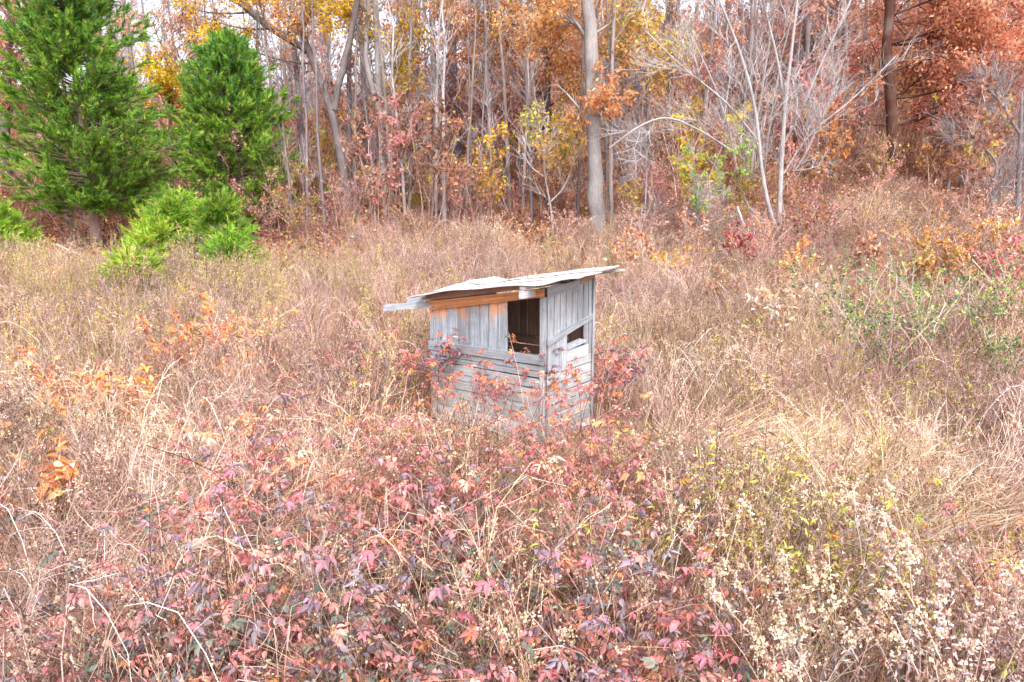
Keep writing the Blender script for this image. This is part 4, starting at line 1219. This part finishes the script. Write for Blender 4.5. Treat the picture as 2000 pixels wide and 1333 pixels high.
# ---- red cedars
def cedar(name, label, base, H, z0, prof, nb, cols, lean=0, trunk=True, droop=0.0, cut=None, spray=(0.10, 0.22), cat='cedar', wdt=.0075, per=13, group=None, bal=4.0):
    """prof(t) radius at height fraction t (0 at z0, 1 at top)"""
    t = empty(name, tuple(base), label=label, cat=cat, group=group)
    tb, lb, cb = MB(), MB(), MB()
    P = stems(1, H, H, 0, .03, 12, wob=.03)
    if trunk: tubes(tb, P, taper(1, 12, .016 * H + .02, .015), 8, mkcol((150, 128, 120)))
    tt = rng.random(nb) ** 1.1
    z = z0 + tt * (H - z0)
    az = rng.random(nb) * 2 * PI
    r = np.array([prof(q) for q in tt]) * (1 + .2 * np.sin(az * 3 + tt * 11) + .14 * np.sin(az * 2 - tt * 23 + 1) + rng.normal(size=nb) * .12) * rng.uniform(.25, 1.15, nb) ** .6
    k = 6
    s = np.linspace(0, 1, k)[None]
    rise = (.15 + .55 * tt)[:, None] * r[:, None] * s ** 1.5 - droop * r[:, None] * s ** 2
    cx = np.interp(z, P[0, :, 2], P[0, :, 0]); cy = np.interp(z, P[0, :, 2], P[0, :, 1])
    B = np.stack([cx[:, None] + r[:, None] * s * np.cos(az)[:, None], cy[:, None] + r[:, None] * s * np.sin(az)[:, None], z[:, None] + rise], -1)
    B += np.cumsum(rng.normal(size=B.shape) * .03, 1) * s[..., None]
    tubes(lb, B, taper(nb, k, .022, .006), 4, mkcol((150, 130, 120)))
    K, _ = kids(B, 7, .3, 1.0, .3, .75, .6, .25, 4, .12)
    tubes(lb, K, .004, 3, mkcol((120, 104, 80)))
    n_s = int(bal * 1.0)
    p, tg = along(K, n_s, .1, 1.0)
    p2, tg2 = along(B, 5, .75, 1.0)
    p = np.vstack([p, p2]); tg = np.vstack([tg, tg2])
    m = len(p)
    # a spray: several tapered blades fanning from one point
    pr = np.repeat(p, per, 0); tr = np.repeat(tg, per, 0)
    sd = np.repeat(rng.normal(size=(m, 3)) * .35, per, 0)
    dr = nrm(tr * 1.0 + sd + rng.normal(size=pr.shape) * .32 + [0, 0, .3])
    pr = pr + tr * (rng.random((m * per, 1)) - .5) * .22
    L = np.repeat(rng.uniform(spray[0], spray[1], m), per) * rng.uniform(.6, 1.1, m * per)
    q = np.linspace(0, 1, 3)[None, :, None]
    RB = pr[:, None] + dr[:, None] * L[:, None, None] * q + np.array([0, 0, -.12])[None, None] * L[:, None, None] * q ** 2
    hfr = np.clip((p[:, 2] - z0) / (H - z0), 0, 1)
    c1 = pal(cols[0], m, .22); c2 = pal(cols[1], m, .22)
    f_ = (rng.random(m) < sst(.45, 1.0, hfr) * .8)[:, None]
    cc = np.where(f_, c2, c1)
    # sprays differ in age, so whole clumps differ in green
    cl = np.sin(p[:, 0] * 3.1 + 1) * np.sin(p[:, 1] * 2.7) * np.sin(p[:, 2] * 3.3 + .5)
    cc = cc * (1 + .25 * cl[:, None]) * [[1.0, 1.0, 1.0]]
    cc = np.repeat(cc, per, 0) * (1 + rng.normal(size=(m * per, 1)) * .1)
    Wd = np.stack([np.full(m * per, wdt * .7), np.full(m * per, wdt), np.full(m * per, wdt * .15)], 1)
    ribbons(cb, RB, Wd, np.clip(cc, .005, .8))
    if trunk:
        # bare dead snags low on the trunk
        K, _ = kids(P, 16, .03, .35, .5, 1.3, 1.2, .1, 5, .15, order=False)
        tubes(lb, K, taper(16, 5, .02, .005), 4, mkcol((178, 164, 160)))
        link('trunk', tb.mesh('trunk', M_BARK, smooth=True), t)
    link('branches', lb.mesh('branches', M_BARK), t)
    link('foliage', cb.mesh('foliage', M_CEDAR), t)
    return t


def prof1(t): return 2.85 * min(1.0, ((1.0 - t) * 1.25) ** 1.0) * (0.8 + .2 * min(1, t * 5))
def prof2(t): return 2.55 * min(1.0, ((1.0 - t) * 1.6) ** .75) * (0.8 + .2 * min(1, t * 5))


b1 = gp(212, 497)
cedar('cedar_tree', 'large dark green cedar on the left with a pale bare lower trunk', b1 + [-.35, 0, 0], 10.8, 1.25, prof1, 640, ({'cedar': 3, 'lime': .8}, {'cedarblue': 1, 'cedar': 1}), bal=8)
b2 = gp(425, 468)
cedar('cedar_tree', 'smaller rounded cedar standing right of the large one', b2 + [.75, 0, 0], 7.0, .75, prof2, 520, ({'cedar': 2, 'lime': 1}, {'cedar': 1, 'cedarblue': .3}), bal=8)
b3 = gp(20, 500); b4 = gp(400, 540)


def dome(R_):
    return lambda t: R_ * math.sqrt(max(0, 1 - t * t)) * (.9 + .1 * t) * (1 - .25 * t)


for (px, py, H, R_, cl_, lb_) in ((345, 545, 1.8, .8, 'lime', 'bright green juniper bush below the gap between the cedars'),
                                  (430, 540, 1.5, .8, {'lime': 2, 'cedar': 1}, 'broad bright green juniper bush below the smaller cedar'),
                                  (262, 600, .75, .42, {'lime': 2, 'yelgreen': 1}, 'small yellow green juniper in front of the bare cedar trunk'),
                                  (300, 560, 1.2, .6, {'lime': 3, 'yelgreen': 1}, 'yellow green juniper between the small one and the bright bush'),
                                  (18, 535, 1.3, .8, 'lime', 'bright green juniper bush at the left edge of the field'),
                                  (462, 560, .95, .45, {'cedar': 1, 'lime': 1}, 'low green juniper at the right end of the bush row')):
    b_ = gp(px, py)
    cedar('juniper_bush', lb_, b_, H * 1.15, .05, dome(R_), 80, (cl_, cl_), trunk=False, cat='bush', spray=(.12, .24), wdt=.0075, per=10, bal=6)

# ================================================================ individual plants of the field
def compound(lb, p, dr, size, col, nleaf=5):
    """raspberry-like compound leaves: leaflets fanning in a drooping plane"""
    n = len(p)
    up = nrm(rng.normal(size=(n, 3)) * .35 + [0, -.25, 1])
    a = nrm(dr - up * np.sum(dr * up, 1, keepdims=True))
    b = np.cross(up, a)
    for q in range(nleaf):
        an = (q - (nleaf - 1) / 2) * (1.05 if nleaf == 3 else .68) + rng.normal(size=(n, 1)) * .12
        off = abs(q - (nleaf - 1) / 2)
        dd = a * np.cos(an) + b * np.sin(an) - up * (.1 + rng.random((n, 1)) * .9)
        leaves(lb, p + a * size[:, None] * (.75 - .38 * off), dd, size * (1.05 - .16 * off) * rng.uniform(.7, 1.15, n), size * .52 * rng.uniform(.6, 1.15, n), np.clip(col * (1 + rng.normal(size=(n, 1)) * .1), 0, .9), LEAF7, up=nrm(up + rng.normal(size=up.shape) * .45))


def bramble_mesh(colr, n=4, h=(.7, 1.2), nl=7, size=(.034, .072), lean=.6, t0=.35):
    sb, lb = MB(), MB()
    P = stems(n, h[0], h[1], .12, lean, 8, wob=.015, pw=2.2)
    tubes(sb, P, taper(n, 8, .0042, .0018), 4, pal({'darkcane': 2, 'brown': 1, 'cane': 1}, n))
    K, _ = kids(P, 5, t0, .98, .1, .3, .8, .1, 4, .1)
    tubes(sb, K, .0018, 3, pal('darkcane', len(K)))
    p1, d1 = along(K, max(1, int(nl / 4)), .6, 1.0)
    p2, d2 = along(P, nl // 2, t0, 1.0)
    p = np.vstack([p1, p2]); dr = nrm(np.vstack([d1, d2]) * .4 + rdir(len(p)) * [1, 1, .3])
    compound(lb, p, dr, rng.uniform(size[0], size[1], len(p)), pal(colr, len(p), .14))
    return sb, lb


BR = [('crimson and coral', {'red': 1.6, 'pink': 3, 'orange': .5, 'litter': 1}), ('dusty pink', {'pink': 3, 'rose': 1.5, 'purple': 1, 'pinktan': 1}), ('mauve and grey', {'purple': 4, 'pink': 1, 'sage': 1.2}),
      ('salmon and orange', {'pink': 2, 'orange': 2, 'oak': 1}), ('grey green', {'sage': 4, 'purple': 1.3}), ('mixed red and purple', {'red': 1.3, 'purple': 2, 'pink': 1, 'sage': .4}), ('fading yellow', {'mustard': 1, 'yelgreen': 1.5, 'pink': .8})]
protos = []
for nm_, cl_ in BR:
    vs = []
    for v_ in range(3):
        sb, lb = bramble_mesh(cl_)
        vs.append((sb.mesh('cane', M_STEM), lb.mesh('leaves', M_LEAF)))
    protos.append(vs)
spots = [(700, 690, 50, 30, 9, (0, 1, 2)), (640, 760, 80, 45, 13, (1, 1, 2, 3)), (1185, 800, 50, 50, 11, (0, 1, 3)), (560, 930, 120, 55, 15, (1, 2, 3, 5)), (850, 950, 150, 45, 22, (0, 1, 3, 5)),
         (600, 1080, 150, 60, 28, (0, 2, 4, 5, 1)), (950, 1080, 180, 60, 26, (2, 4, 5, 1)), (540, 1240, 180, 60, 28, (0, 1, 2, 4, 5)), (1080, 1200, 130, 60, 22, (0, 1, 2, 5)), (1250, 1260, 90, 50, 12, (2, 0, 5)),
         (300, 1280, 80, 40, 11, (0, 4, 2)), (420, 840, 60, 30, 5, (0, 3)), (1440, 1130, 40, 30, 4, (0, 2)), (1600, 1000, 60, 40, 4, (2, 6)), (80, 1230, 50, 60, 6, (2, 1)), (900, 1300, 120, 25, 8, (6, 4, 2)), (1120, 900, 90, 40, 16, (0, 1, 3)),
         (480, 1000, 60, 40, 6, (0, 2)), (760, 850, 90, 50, 14, (1, 3, 0)), (1000, 880, 90, 25, 10, (0, 1, 3)), (1300, 960, 80, 60, 5, (2, 6)), (1960, 1050, 40, 40, 3, (2, 3))]
nb_ = 0
def place_word(px, py):
    if py < 900:
        return 'left of the hut' if px < 830 else ('right of the hut' if px > 1150 else 'close before the hut')
    a = 'left' if px < 500 else ('middle' if px < 1000 else ('right of the middle' if px < 1400 else 'right'))
    return ('at the bottom edge, %s' if py > 1150 else 'between hut and bottom edge, %s') % a


for (cx, cy, sx, sy, n, ks) in spots:
    for _ in range(int(n * 1.0 + .5)):
        px, py = cx + rng.normal() * sx, cy + rng.normal() * sy
        g0 = gp(px, min(py, 1420), .75)
        if inside_hut(g0[0], g0[1], .12) or g0[1] < 3.0: continue
        s_ = rng.uniform(.8, 1.2)
        if front_of_hut(g0[0], g0[1]): s_ *= .72
        k_ = int(rng.choice(ks)); v_ = protos[k_][int(rng.integers(0, 3))]
        t = empty('bramble', tuple(g0), rng.random() * 6.28, label='bramble with %s leaves, %s' % (BR[k_][0], place_word(px, py)), cat='bramble', group='brambles with %s leaves, %s' % (BR[k_][0], place_word(px, py)))
        t.scale = (s_, s_, s_); t.rotation_euler = (rng.normal() * .08, rng.normal() * .08, rng.random() * 6.28)
        link('cane', v_[0], t); link('leaves', v_[1], t)
        nb_ += 1
# tall sparse canes right before the hut, their leaves against its boards
vs = []
for cl_ in ({'purple': 2, 'red': 1}, {'pink': 2, 'orange': 1, 'red': 1}, {'red': 1, 'purple': 1, 'orange': 1}, {'pink': 3, 'purple': 1}):
    sb, lb = bramble_mesh(cl_, n=3, h=(1.0, 1.45), nl=12, size=(.035, .062), lean=.38, t0=.58)
    vs.append((sb.mesh('cane', M_STEM), lb.mesh('leaves', M_LEAF)))
for (lx, ly, s_, k_) in ((-1.85, -.28, 1.12, 0), (-1.55, -.35, .85, 1), (-1.1, -.3, .95, 2), (-.75, -.35, .85, 3), (-.45, -.3, .95, 1), (-.2, -.4, 1.0, 3), (.05, -.4, 1.12, 2), (.45, .1, 1.0, 3), (.5, .5, 1.0, 1), (.4, .8, .95, 0), (-1.3, -.5, .8, 1), (-.6, -.55, .75, 2), (-1.75, -.2, 1.3, 1), (-2.1, .1, 1.0, 3), (.3, -.2, .8, 1), (-1.95, -.3, 1.0, 0), (-2.05, -.15, 1.15, 0), (.1, -.25, 1.2, 0), (.25, .3, 1.05, 1), (.35, .6, 1.1, 2), (.2, 1.0, 1.1, 3)):
    x = HX + lx * math.cos(YAW) + ly * math.sin(YAW); y = HY - lx * math.sin(YAW) + ly * math.cos(YAW)
    cw_ = 'at the left end of the hut front' if lx < -1.35 else ('before the middle of the hut front' if lx < -.35 else ('at the near corner of the hut' if ly < 0 else 'along the side wall with the window'))
    t = empty('bramble', (x, y, float(G(x, y))), rng.random() * 6.28, label='tall thin bramble cane with sparse leaves %s' % cw_, cat='bramble', group='tall canes ' + cw_)
    t.scale = (s_, s_, s_)
    link('cane', vs[k_][0], t); link('leaves', vs[k_][1], t)


lb_ = MB(); rl = np.array(rl)
leaves(lb_, rl, nrm(rng.normal(size=rl.shape) * [1, 1, .1]), .055, .04, pal({'litter': 2, 'oak': 1, 'brown': 1}, len(rl)), LEAF7, up=rng.normal(size=rl.shape) * .2 + [0, 0, 1])
rt = lb_.mesh('fallen_leaves', M_LEAF); ro = link('fallen_leaves', rt, None, hut.location[:]); ro.rotation_euler = (0, 0, -YAW)
tag(ro, 'dead leaves lying scattered on the pale hut roof', 'leaves', None, 'stuff')


# woody shrubs and saplings with bright leaves, each placed where it grows
def shrub(name, label, px, py, h, colr, n=5, nl=5, ls=.07, up_=1.3, cat='shrub', bark='cane', group=None, tmpl=LEAF7, rad=.007, spread=.3, dz=0):
    g0 = gp(px, py, dz); h = h * up_
    sb, lb = MB(), MB()
    P = stems(n, h * .7, h, .12, spread, 7, wob=.03)
    tubes(sb, P, taper(n, 7, rad, rad * .4), 4, pal(bark, n))
    K, _ = kids(P, 7, .3, .98, h * .15, h * .4, .8, .1, 5, .15)
    tubes(sb, K, taper(len(K), 5, rad * .45, rad * .2), 3, pal(bark, len(K)))
    p, tg = along(K, nl, .3, 1.0)
    leaves(lb, p, nrm(tg * .5 + rng.normal(size=p.shape) * .8 + [0, 0, -.1]), rng.uniform(ls * .7, ls * 1.25, len(p)), ls * .62, pal(colr, len(p)), tmpl, up=rng.normal(size=p.shape) * .6 + [0, -.2, 1])
    t = empty(name, tuple(g0), label=label, cat=cat, group=group)
    link('stems', sb.mesh('stems', M_STEM), t); link('leaves', lb.mesh('leaves', M_LEAF), t)
    return t


GN = {'green': 3, 'yelgreen': 1}
for (px, py, h, lb_) in ((1660, 740, 1.5, 'green leaved shrub on the right slope, left end of its row'), (1720, 790, 1.2, 'yellow green shrub just in front of the green row on the right slope'),
                         (1800, 740, 1.2, 'loose green shrub in the middle of the right slope'), (1900, 700, 1.1, 'green shrub with drooping sprays right of the loose one'), (1985, 700, 1.4, 'green shrub cut by the right edge of the picture'), (1950, 790, .9, 'low yellowish green shrub near the right edge')):
    shrub('green_shrub', lb_, px, py, h, {'green': 3, 'sage': 1.5, 'yelgreen': 1, 'straw': .6}, n=10, nl=11, ls=.055, group=None, spread=.45, up_=1.6)
shrub('red_sumac', 'bright red leaved sumac at the right edge above the green shrubs', 1965, 660, 1.4, {'red': 3, 'pink': 2}, up_=1.6, n=9, nl=14, ls=.10)
for (px, py, h, cl_, lb_) in ((1800, 600, 1.1, 'mustard', 'gold leaved sapling at the right, above the green shrubs'), (1860, 590, 1.2, {'orange': 1, 'mustard': 1}, 'orange gold sapling next to the gold one'),
                              (1930, 560, 1.3, 'oakyel', 'amber sapling near the right edge below the salmon crown'), (1545, 590, 1.0, 'oakyel', 'small amber sapling right of the hut roof'),
                              (1445, 560, 1.1, {'crim': 2, 'orange': 1}, 'small sapling with crimson and orange leaves right of the roof tip'), (1228, 570, 1.3, {'oakyel': 1, 'rose': 1}, 'dull amber sapling right behind the roof tip'),
                              (1322, 575, .9, 'yellow', 'short bright yellow spray right of the hut'), (1500, 720, 1.3, {'fluff': 1, 'oak': .6}, 'sapling with bleached curled leaves right of the hut'), (1400, 620, .9, {'rose': 1, 'mustard': 1}, 'low pinkish sapling in the weeds right of the hut'),
                              (1700, 560, 1.0, {'litter': 1, 'oak': 1}, 'rust leaved sapling on the right slope under the dark trunk')):
    shrub('sapling', lb_, px, py, h, cl_, n=6, nl=9, ls=.1)
for (px, py, h, lb_) in ((470, 740, 1.0, 'orange leaved vine sapling, tallest of those left of the hut'), (400, 760, .9, 'orange leaved sapling left of the tallest one'), (335, 790, .9, 'orange leaved sapling in the pale grass, left field'),
                         (160, 860, .9, 'orange leaved sapling near the white fluffy weeds on the left'), (130, 920, .8, 'low amber leaved sapling in the left foreground'), (265, 880, .7, 'low orange sapling between the left clumps'), (470, 800, .6, 'short orange sprig under the tallest orange sapling'),
                         (60, 1080, .8, 'orange and yellow leaved sapling at the left edge'), (215, 850, .7, 'small orange sprig beside the amber sapling')):
    shrub('orange_sapling', lb_, px, py, h, {'orange': 4, 'oak': 1, 'mustard': .6}, n=5, nl=7, ls=.095, up_=1.5, cat='sapling', spread=.5)
for (px, py, h, lb_) in ((20, 1050, .8, 'lime green sprig at the left edge under the orange sapling'), (860, 1330, .55, 'lime leaved sprig at the bottom edge, left of centre'), (935, 1350, .55, 'lime sprig with reddish stems at the bottom edge'), (1040, 960, .55, 'dark green leafy sprig below the near corner of the hut'),
                         (1480, 1060, .8, 'blue green feathery weed in the lower right field'), (1400, 1000, .6, 'small blue green weed left of the feathery one'), (1160, 1270, .45, 'low green sprig between pink brambles at the bottom'), (350, 1330, .45, 'grey green sprig near the lower left corner'), (655, 1310, .5, 'teal leaved sprig at the bottom edge')):
    shrub('green_sprig', lb_, px, py, h, {'green': 2, 'fresh': 1} if 'lime' in lb_ else {'sage': 2, 'green': 1}, n=5, nl=5, ls=.035, cat='sprig', bark='darkcane', rad=.004)

# pale fluffy goldenrod gone to seed, and yellow ones: things, copied
fl = []
for v_ in range(4):
    sb, lb = MB(), MB()
    n = 4
    P = stems(n, .8, 1.15, .1, .35, 8, wob=.012, pw=2)
    tubes(sb, P, taper(n, 8, .004, .002), 4, pal({'brown': 1, 'cane': 1}, n))
    p, tg = along(P, 24, .1, .85)
    leaves(sb, p, rdir(len(p), -.8), rng.uniform(.04, .07, len(p)), .012, pal({'grey': 2, 'cane': 1}, len(p)))
    K, _ = kids(P, 8, .8, 1.0, .03, .10, .9, .1, 4, .1)
    p, tg = along(K, 8, .1, 1.0)
    leaves(lb, p + rng.normal(size=p.shape) * .005, rdir(len(p), .3), rng.uniform(.007, .016, len(p)), .011, pal({'fluff': 3, 'pinktan': 1, 'white': .6}, len(p)), FLUFF)
    fl.append((sb.mesh('stalks', M_DRY), lb.mesh('seed_heads', M_DRY)))
yl = []
for v_ in range(3):
    sb, lb = MB(), MB()
    n = 4
    P = stems(n, .95, 1.35, .1, .25, 8, wob=.012, pw=2)
    tubes(sb, P, taper(n, 8, .004, .002), 4, pal('brown', n))
    p, tg = along(P, 34, .35, 1.0)
    leaves(lb, p, nrm(rdir(len(p)) + [0, 0, .3]), rng.uniform(.03, .06, len(p)), .010, pal({'yelgreen': 3, 'straw': 1, 'mustard': .5}, len(p)))
    yl.append((sb.mesh('stalks', M_STEM), lb.mesh('leaves', M_LEAF)))


def field_word(px, py):
    if py > 850:
        return 'lower right corner' if px > 1700 else ('lower right of the hut' if px > 1200 else ('bottom, below the hut' if px > 700 else 'left foreground'))
    return 'left part of the field' if px < 420 else ('middle of the field by the wood' if px < 1200 else 'right slope')


def put(spots_, name, vsx, label, group, cat, parts, dz=.8):
    for (cx, cy, sx, sy, n) in spots_:
        for _ in range(n):
            g0 = gp(cx + rng.normal() * sx, min(cy + rng.normal() * sy, 1420), dz)
            if inside_hut(g0[0], g0[1], .3) or front_of_hut(g0[0], g0[1]) or g0[1] < 3.0: continue
            pw_ = field_word(cx, cy)
            t = empty(name, tuple(g0), label=label + ', ' + pw_, cat=cat, group=group + ', ' + pw_)
            s_ = rng.uniform(.75, 1.15)
            t.scale = (s_, s_, s_); t.rotation_euler = (rng.normal() * .1, rng.normal() * .1, rng.random() * 6.28)
            v_ = vsx[int(rng.integers(0, len(vsx)))]
            link(parts[0], v_[0], t); link(parts[1], v_[1], t)


put([(1750, 1240, 170, 80, 16), (1850, 1050, 120, 80, 8), (1550, 1180, 120, 90, 9), (1300, 1080, 110, 70, 6), (1300, 900, 60, 40, 4), (20, 770, 40, 25, 8), (170, 740, 60, 30, 4), (1650, 920, 120, 50, 6), (1900, 1260, 80, 50, 6), (330, 880, 80, 40, 4), (1080, 1290, 30, 20, 3), (450, 600, 120, 30, 6)],
    'seeding_goldenrod', fl, 'goldenrod gone to seed with fluffy cream heads', 'goldenrods with fluffy cream heads', 'weed', ('stalks', 'seed_heads'))
put([(1225, 1070, 25, 20, 3), (1455, 930, 45, 25, 6), (1640, 1130, 80, 40, 4), (1480, 1040, 60, 30, 2), (1790, 1120, 120, 60, 3), (200, 600, 110, 40, 12), (520, 530, 50, 25, 7), (360, 560, 100, 25, 8), (120, 680, 90, 30, 6), (1620, 890, 60, 25, 4), (600, 520, 60, 20, 3)],
    'yellow_goldenrod', yl, 'goldenrod with narrow yellow leaves', 'goldenrods with yellow leaves', 'weed', ('stalks', 'leaves'))


# twiggy thickets pushing out of the wood into the field
for (px, py, h, cl_, lb_) in ((1480, 540, 1.3, {'oakyel': 1, 'rose': 1}, 'amber and rose thicket below the foot of the bare white tree'), (1780, 560, 1.3, {'oak': 1, 'mustard': 1}, 'peach and mustard thicket on the bank below the dark trunk'), (1960, 540, 1.5, {'oak': 1, 'litter': 1}, 'rust thicket at the right edge above the red sumac'), (1240, 520, 1.7, {'rose': 1, 'pinktan': 2}, 'twiggy pinkish thicket behind the roof tip'), (1350, 530, 1.4, {'oakyel': 1, 'pinktan': 1}, 'amber flecked thicket left of the bare white tree'),
                              (1590, 520, 1.6, {'rose': 1, 'litter': 1}, 'rose brown thicket right of the bare white tree'), (1680, 500, 1.7, {'litter': 2, 'oak': 1}, 'rust brown thicket left of the dark trunk'),
                              (1820, 510, 1.5, {'mustard': 1, 'litter': 1}, 'mustard flecked thicket right of the dark trunk'), (1900, 500, 1.6, {'oak': 1, 'pinktan': 1}, 'peach flecked thicket before the crooked tree'),
                              (1100, 500, 1.3, {'rose': 1, 'pinktan': 1}, 'pinkish thicket left of the big oak foot'), (960, 495, 1.2, {'litter': 1, 'pinktan': 1}, 'low brown thicket behind the middle of the field'),
                              (820, 490, 1.3, {'mustard': .6, 'litter': 1}, 'yellow brown thicket at the foot of the mid grey trunk'), (700, 485, 1.1, {'mustard': 1, 'pinktan': 1}, 'pale thicket at the foot of the leaning forked tree'), (600, 490, 1.2, {'litter': 1, 'pinktan': 1}, 'brown thicket right of the junipers')):
    shrub('thicket', lb_, px, py, h, cl_, n=12, nl=6, ls=.07, up_=1.25, cat='shrub', bark='cane', rad=.007, spread=.45)


# ---- fallen and loose branches
def stick(name, label, pts, Y, r0, colr, cat='branch', kidsn=6, kl=(.3, .9), gr=False):
    if gr: Y = float(gp(pts[-1][0], pts[-1][1])[1]) - pts[-1][2] - .15
    P = poly([at(a, b, Y + c) for a, b, c in pts], 12)
    b0 = P[0].copy()
    sb, kb = MB(), MB()
    tubes(sb, P[None], taper(1, 12, r0, r0 * .35), 6, mkcol(colr))
    if kidsn:
        K, _ = kids(P[None], kidsn, .2, .98, kl[0], kl[1], .7, .05, 5, .15)
        tubes(kb, K, taper(kidsn, 5, r0 * .4, r0 * .15), 4, mkcol(colr))
    t = empty(name, tuple(b0), label=label, cat=cat)
    link('stem', sb.mesh('stem', M_BARK, b0, True), t)
    if kidsn: link('twigs', kb.mesh('twigs', M_BARK, b0), t)


stick('fallen_branch', 'pale fallen limb leaning down below the bare white tree', [(1440, 405, 0), (1462, 465, -.9), (1480, 495, -1.5), (1498, 514, -2.1)], 22.5, .035, (186, 180, 186), gr=True)
stick('fallen_branch', 'bleached dead branch lying under the large cedar', [(110, 478, 0), (160, 500, -.4), (205, 520, -.8)], 22.6, .03, (196, 180, 172), kidsn=10, gr=True)
stick('fallen_branch', 'second bleached branch crossing the first under the large cedar', [(205, 505, 0), (165, 512, -.2), (125, 545, -.6)], 22.0, .025, (190, 172, 166), kidsn=8, gr=True)
stick('arching_branch', 'dark arching branch springing from the right side of the smaller cedar', [(500, 440, .0), (520, 412, -.2), (555, 402, -.4), (590, 418, -.6)], 25, .035, (96, 72, 62), kidsn=4)
stick('bent_reed', 'long pale bent reed lying over the matted grass at the right', [(1752, 895, 0), (1800, 872, .1), (1862, 864, .2), (1868, 858, .2), (1875, 838, .2)], 7.4, .007, (206, 176, 128), kidsn=0, cat='reed')
# pale dead reeds left of the hut
g0 = gp(765, 730)
rb = MB()
Pz = stems(26, .6, 1.25, .16, .55, 7, az=2.6, wob=.012, pw=1.4)
tubes(rb, Pz, taper(26, 7, .0055, .002), 4, pal({'cane': 1, 'fluff': 1}, 26))
o = link('dead_reeds', rb.mesh('dead_reeds', M_STEM), None, tuple(g0)); tag(o, 'bunch of bleached dead reeds leaning left beside the hut', 'reeds')
g0 = gp(590, 640)
rb = MB()
Pz = stems(34, .5, 1.1, .25, .8, 7, wob=.012, pw=1.3)
tubes(rb, Pz, taper(34, 7, .006, .002), 4, pal({'cane': 1, 'fluff': 1}, 34))
o = link('dead_reeds', rb.mesh('dead_reeds', M_STEM), None, tuple(g0)); tag(o, 'fan of bleached dead stems in the field left of the roof end', 'reeds')


# dark stones glimpsed in the weeds
def stone(px, py, s_, label):
    import bmesh
    g = gp(px, py)
    bm_ = bmesh.new(); bmesh.ops.create_icosphere(bm_, subdivisions=2, radius=1)
    for v in bm_.verts:
        v.co *= 1 + float(rng.normal()) * .12; v.co.x *= s_ * 1.3; v.co.y *= s_; v.co.z *= s_ * .7
    me = bpy.data.meshes.new('dark_stone'); bm_.to_mesh(me); bm_.free()
    a = me.color_attributes.new('col', 'FLOAT_COLOR', 'POINT')
    a.data.foreach_set('color', np.tile([.05, .05, .055, 1], len(me.vertices)).astype('f'))
    me.materials.append(M_BARK)
    tag(link('dark_stone', me, None, (g[0], g[1], g[2] + s_ * .3)), label, 'stone')


stone(1528, 1120, .13, 'dark stone in a gap of the weeds at lower right')
stone(1515, 1150, .09, 'smaller dark stone just in front of the other one')
print('brambles', nb_, 'tris', sum(len(m.polygons) for m in bpy.data.meshes))
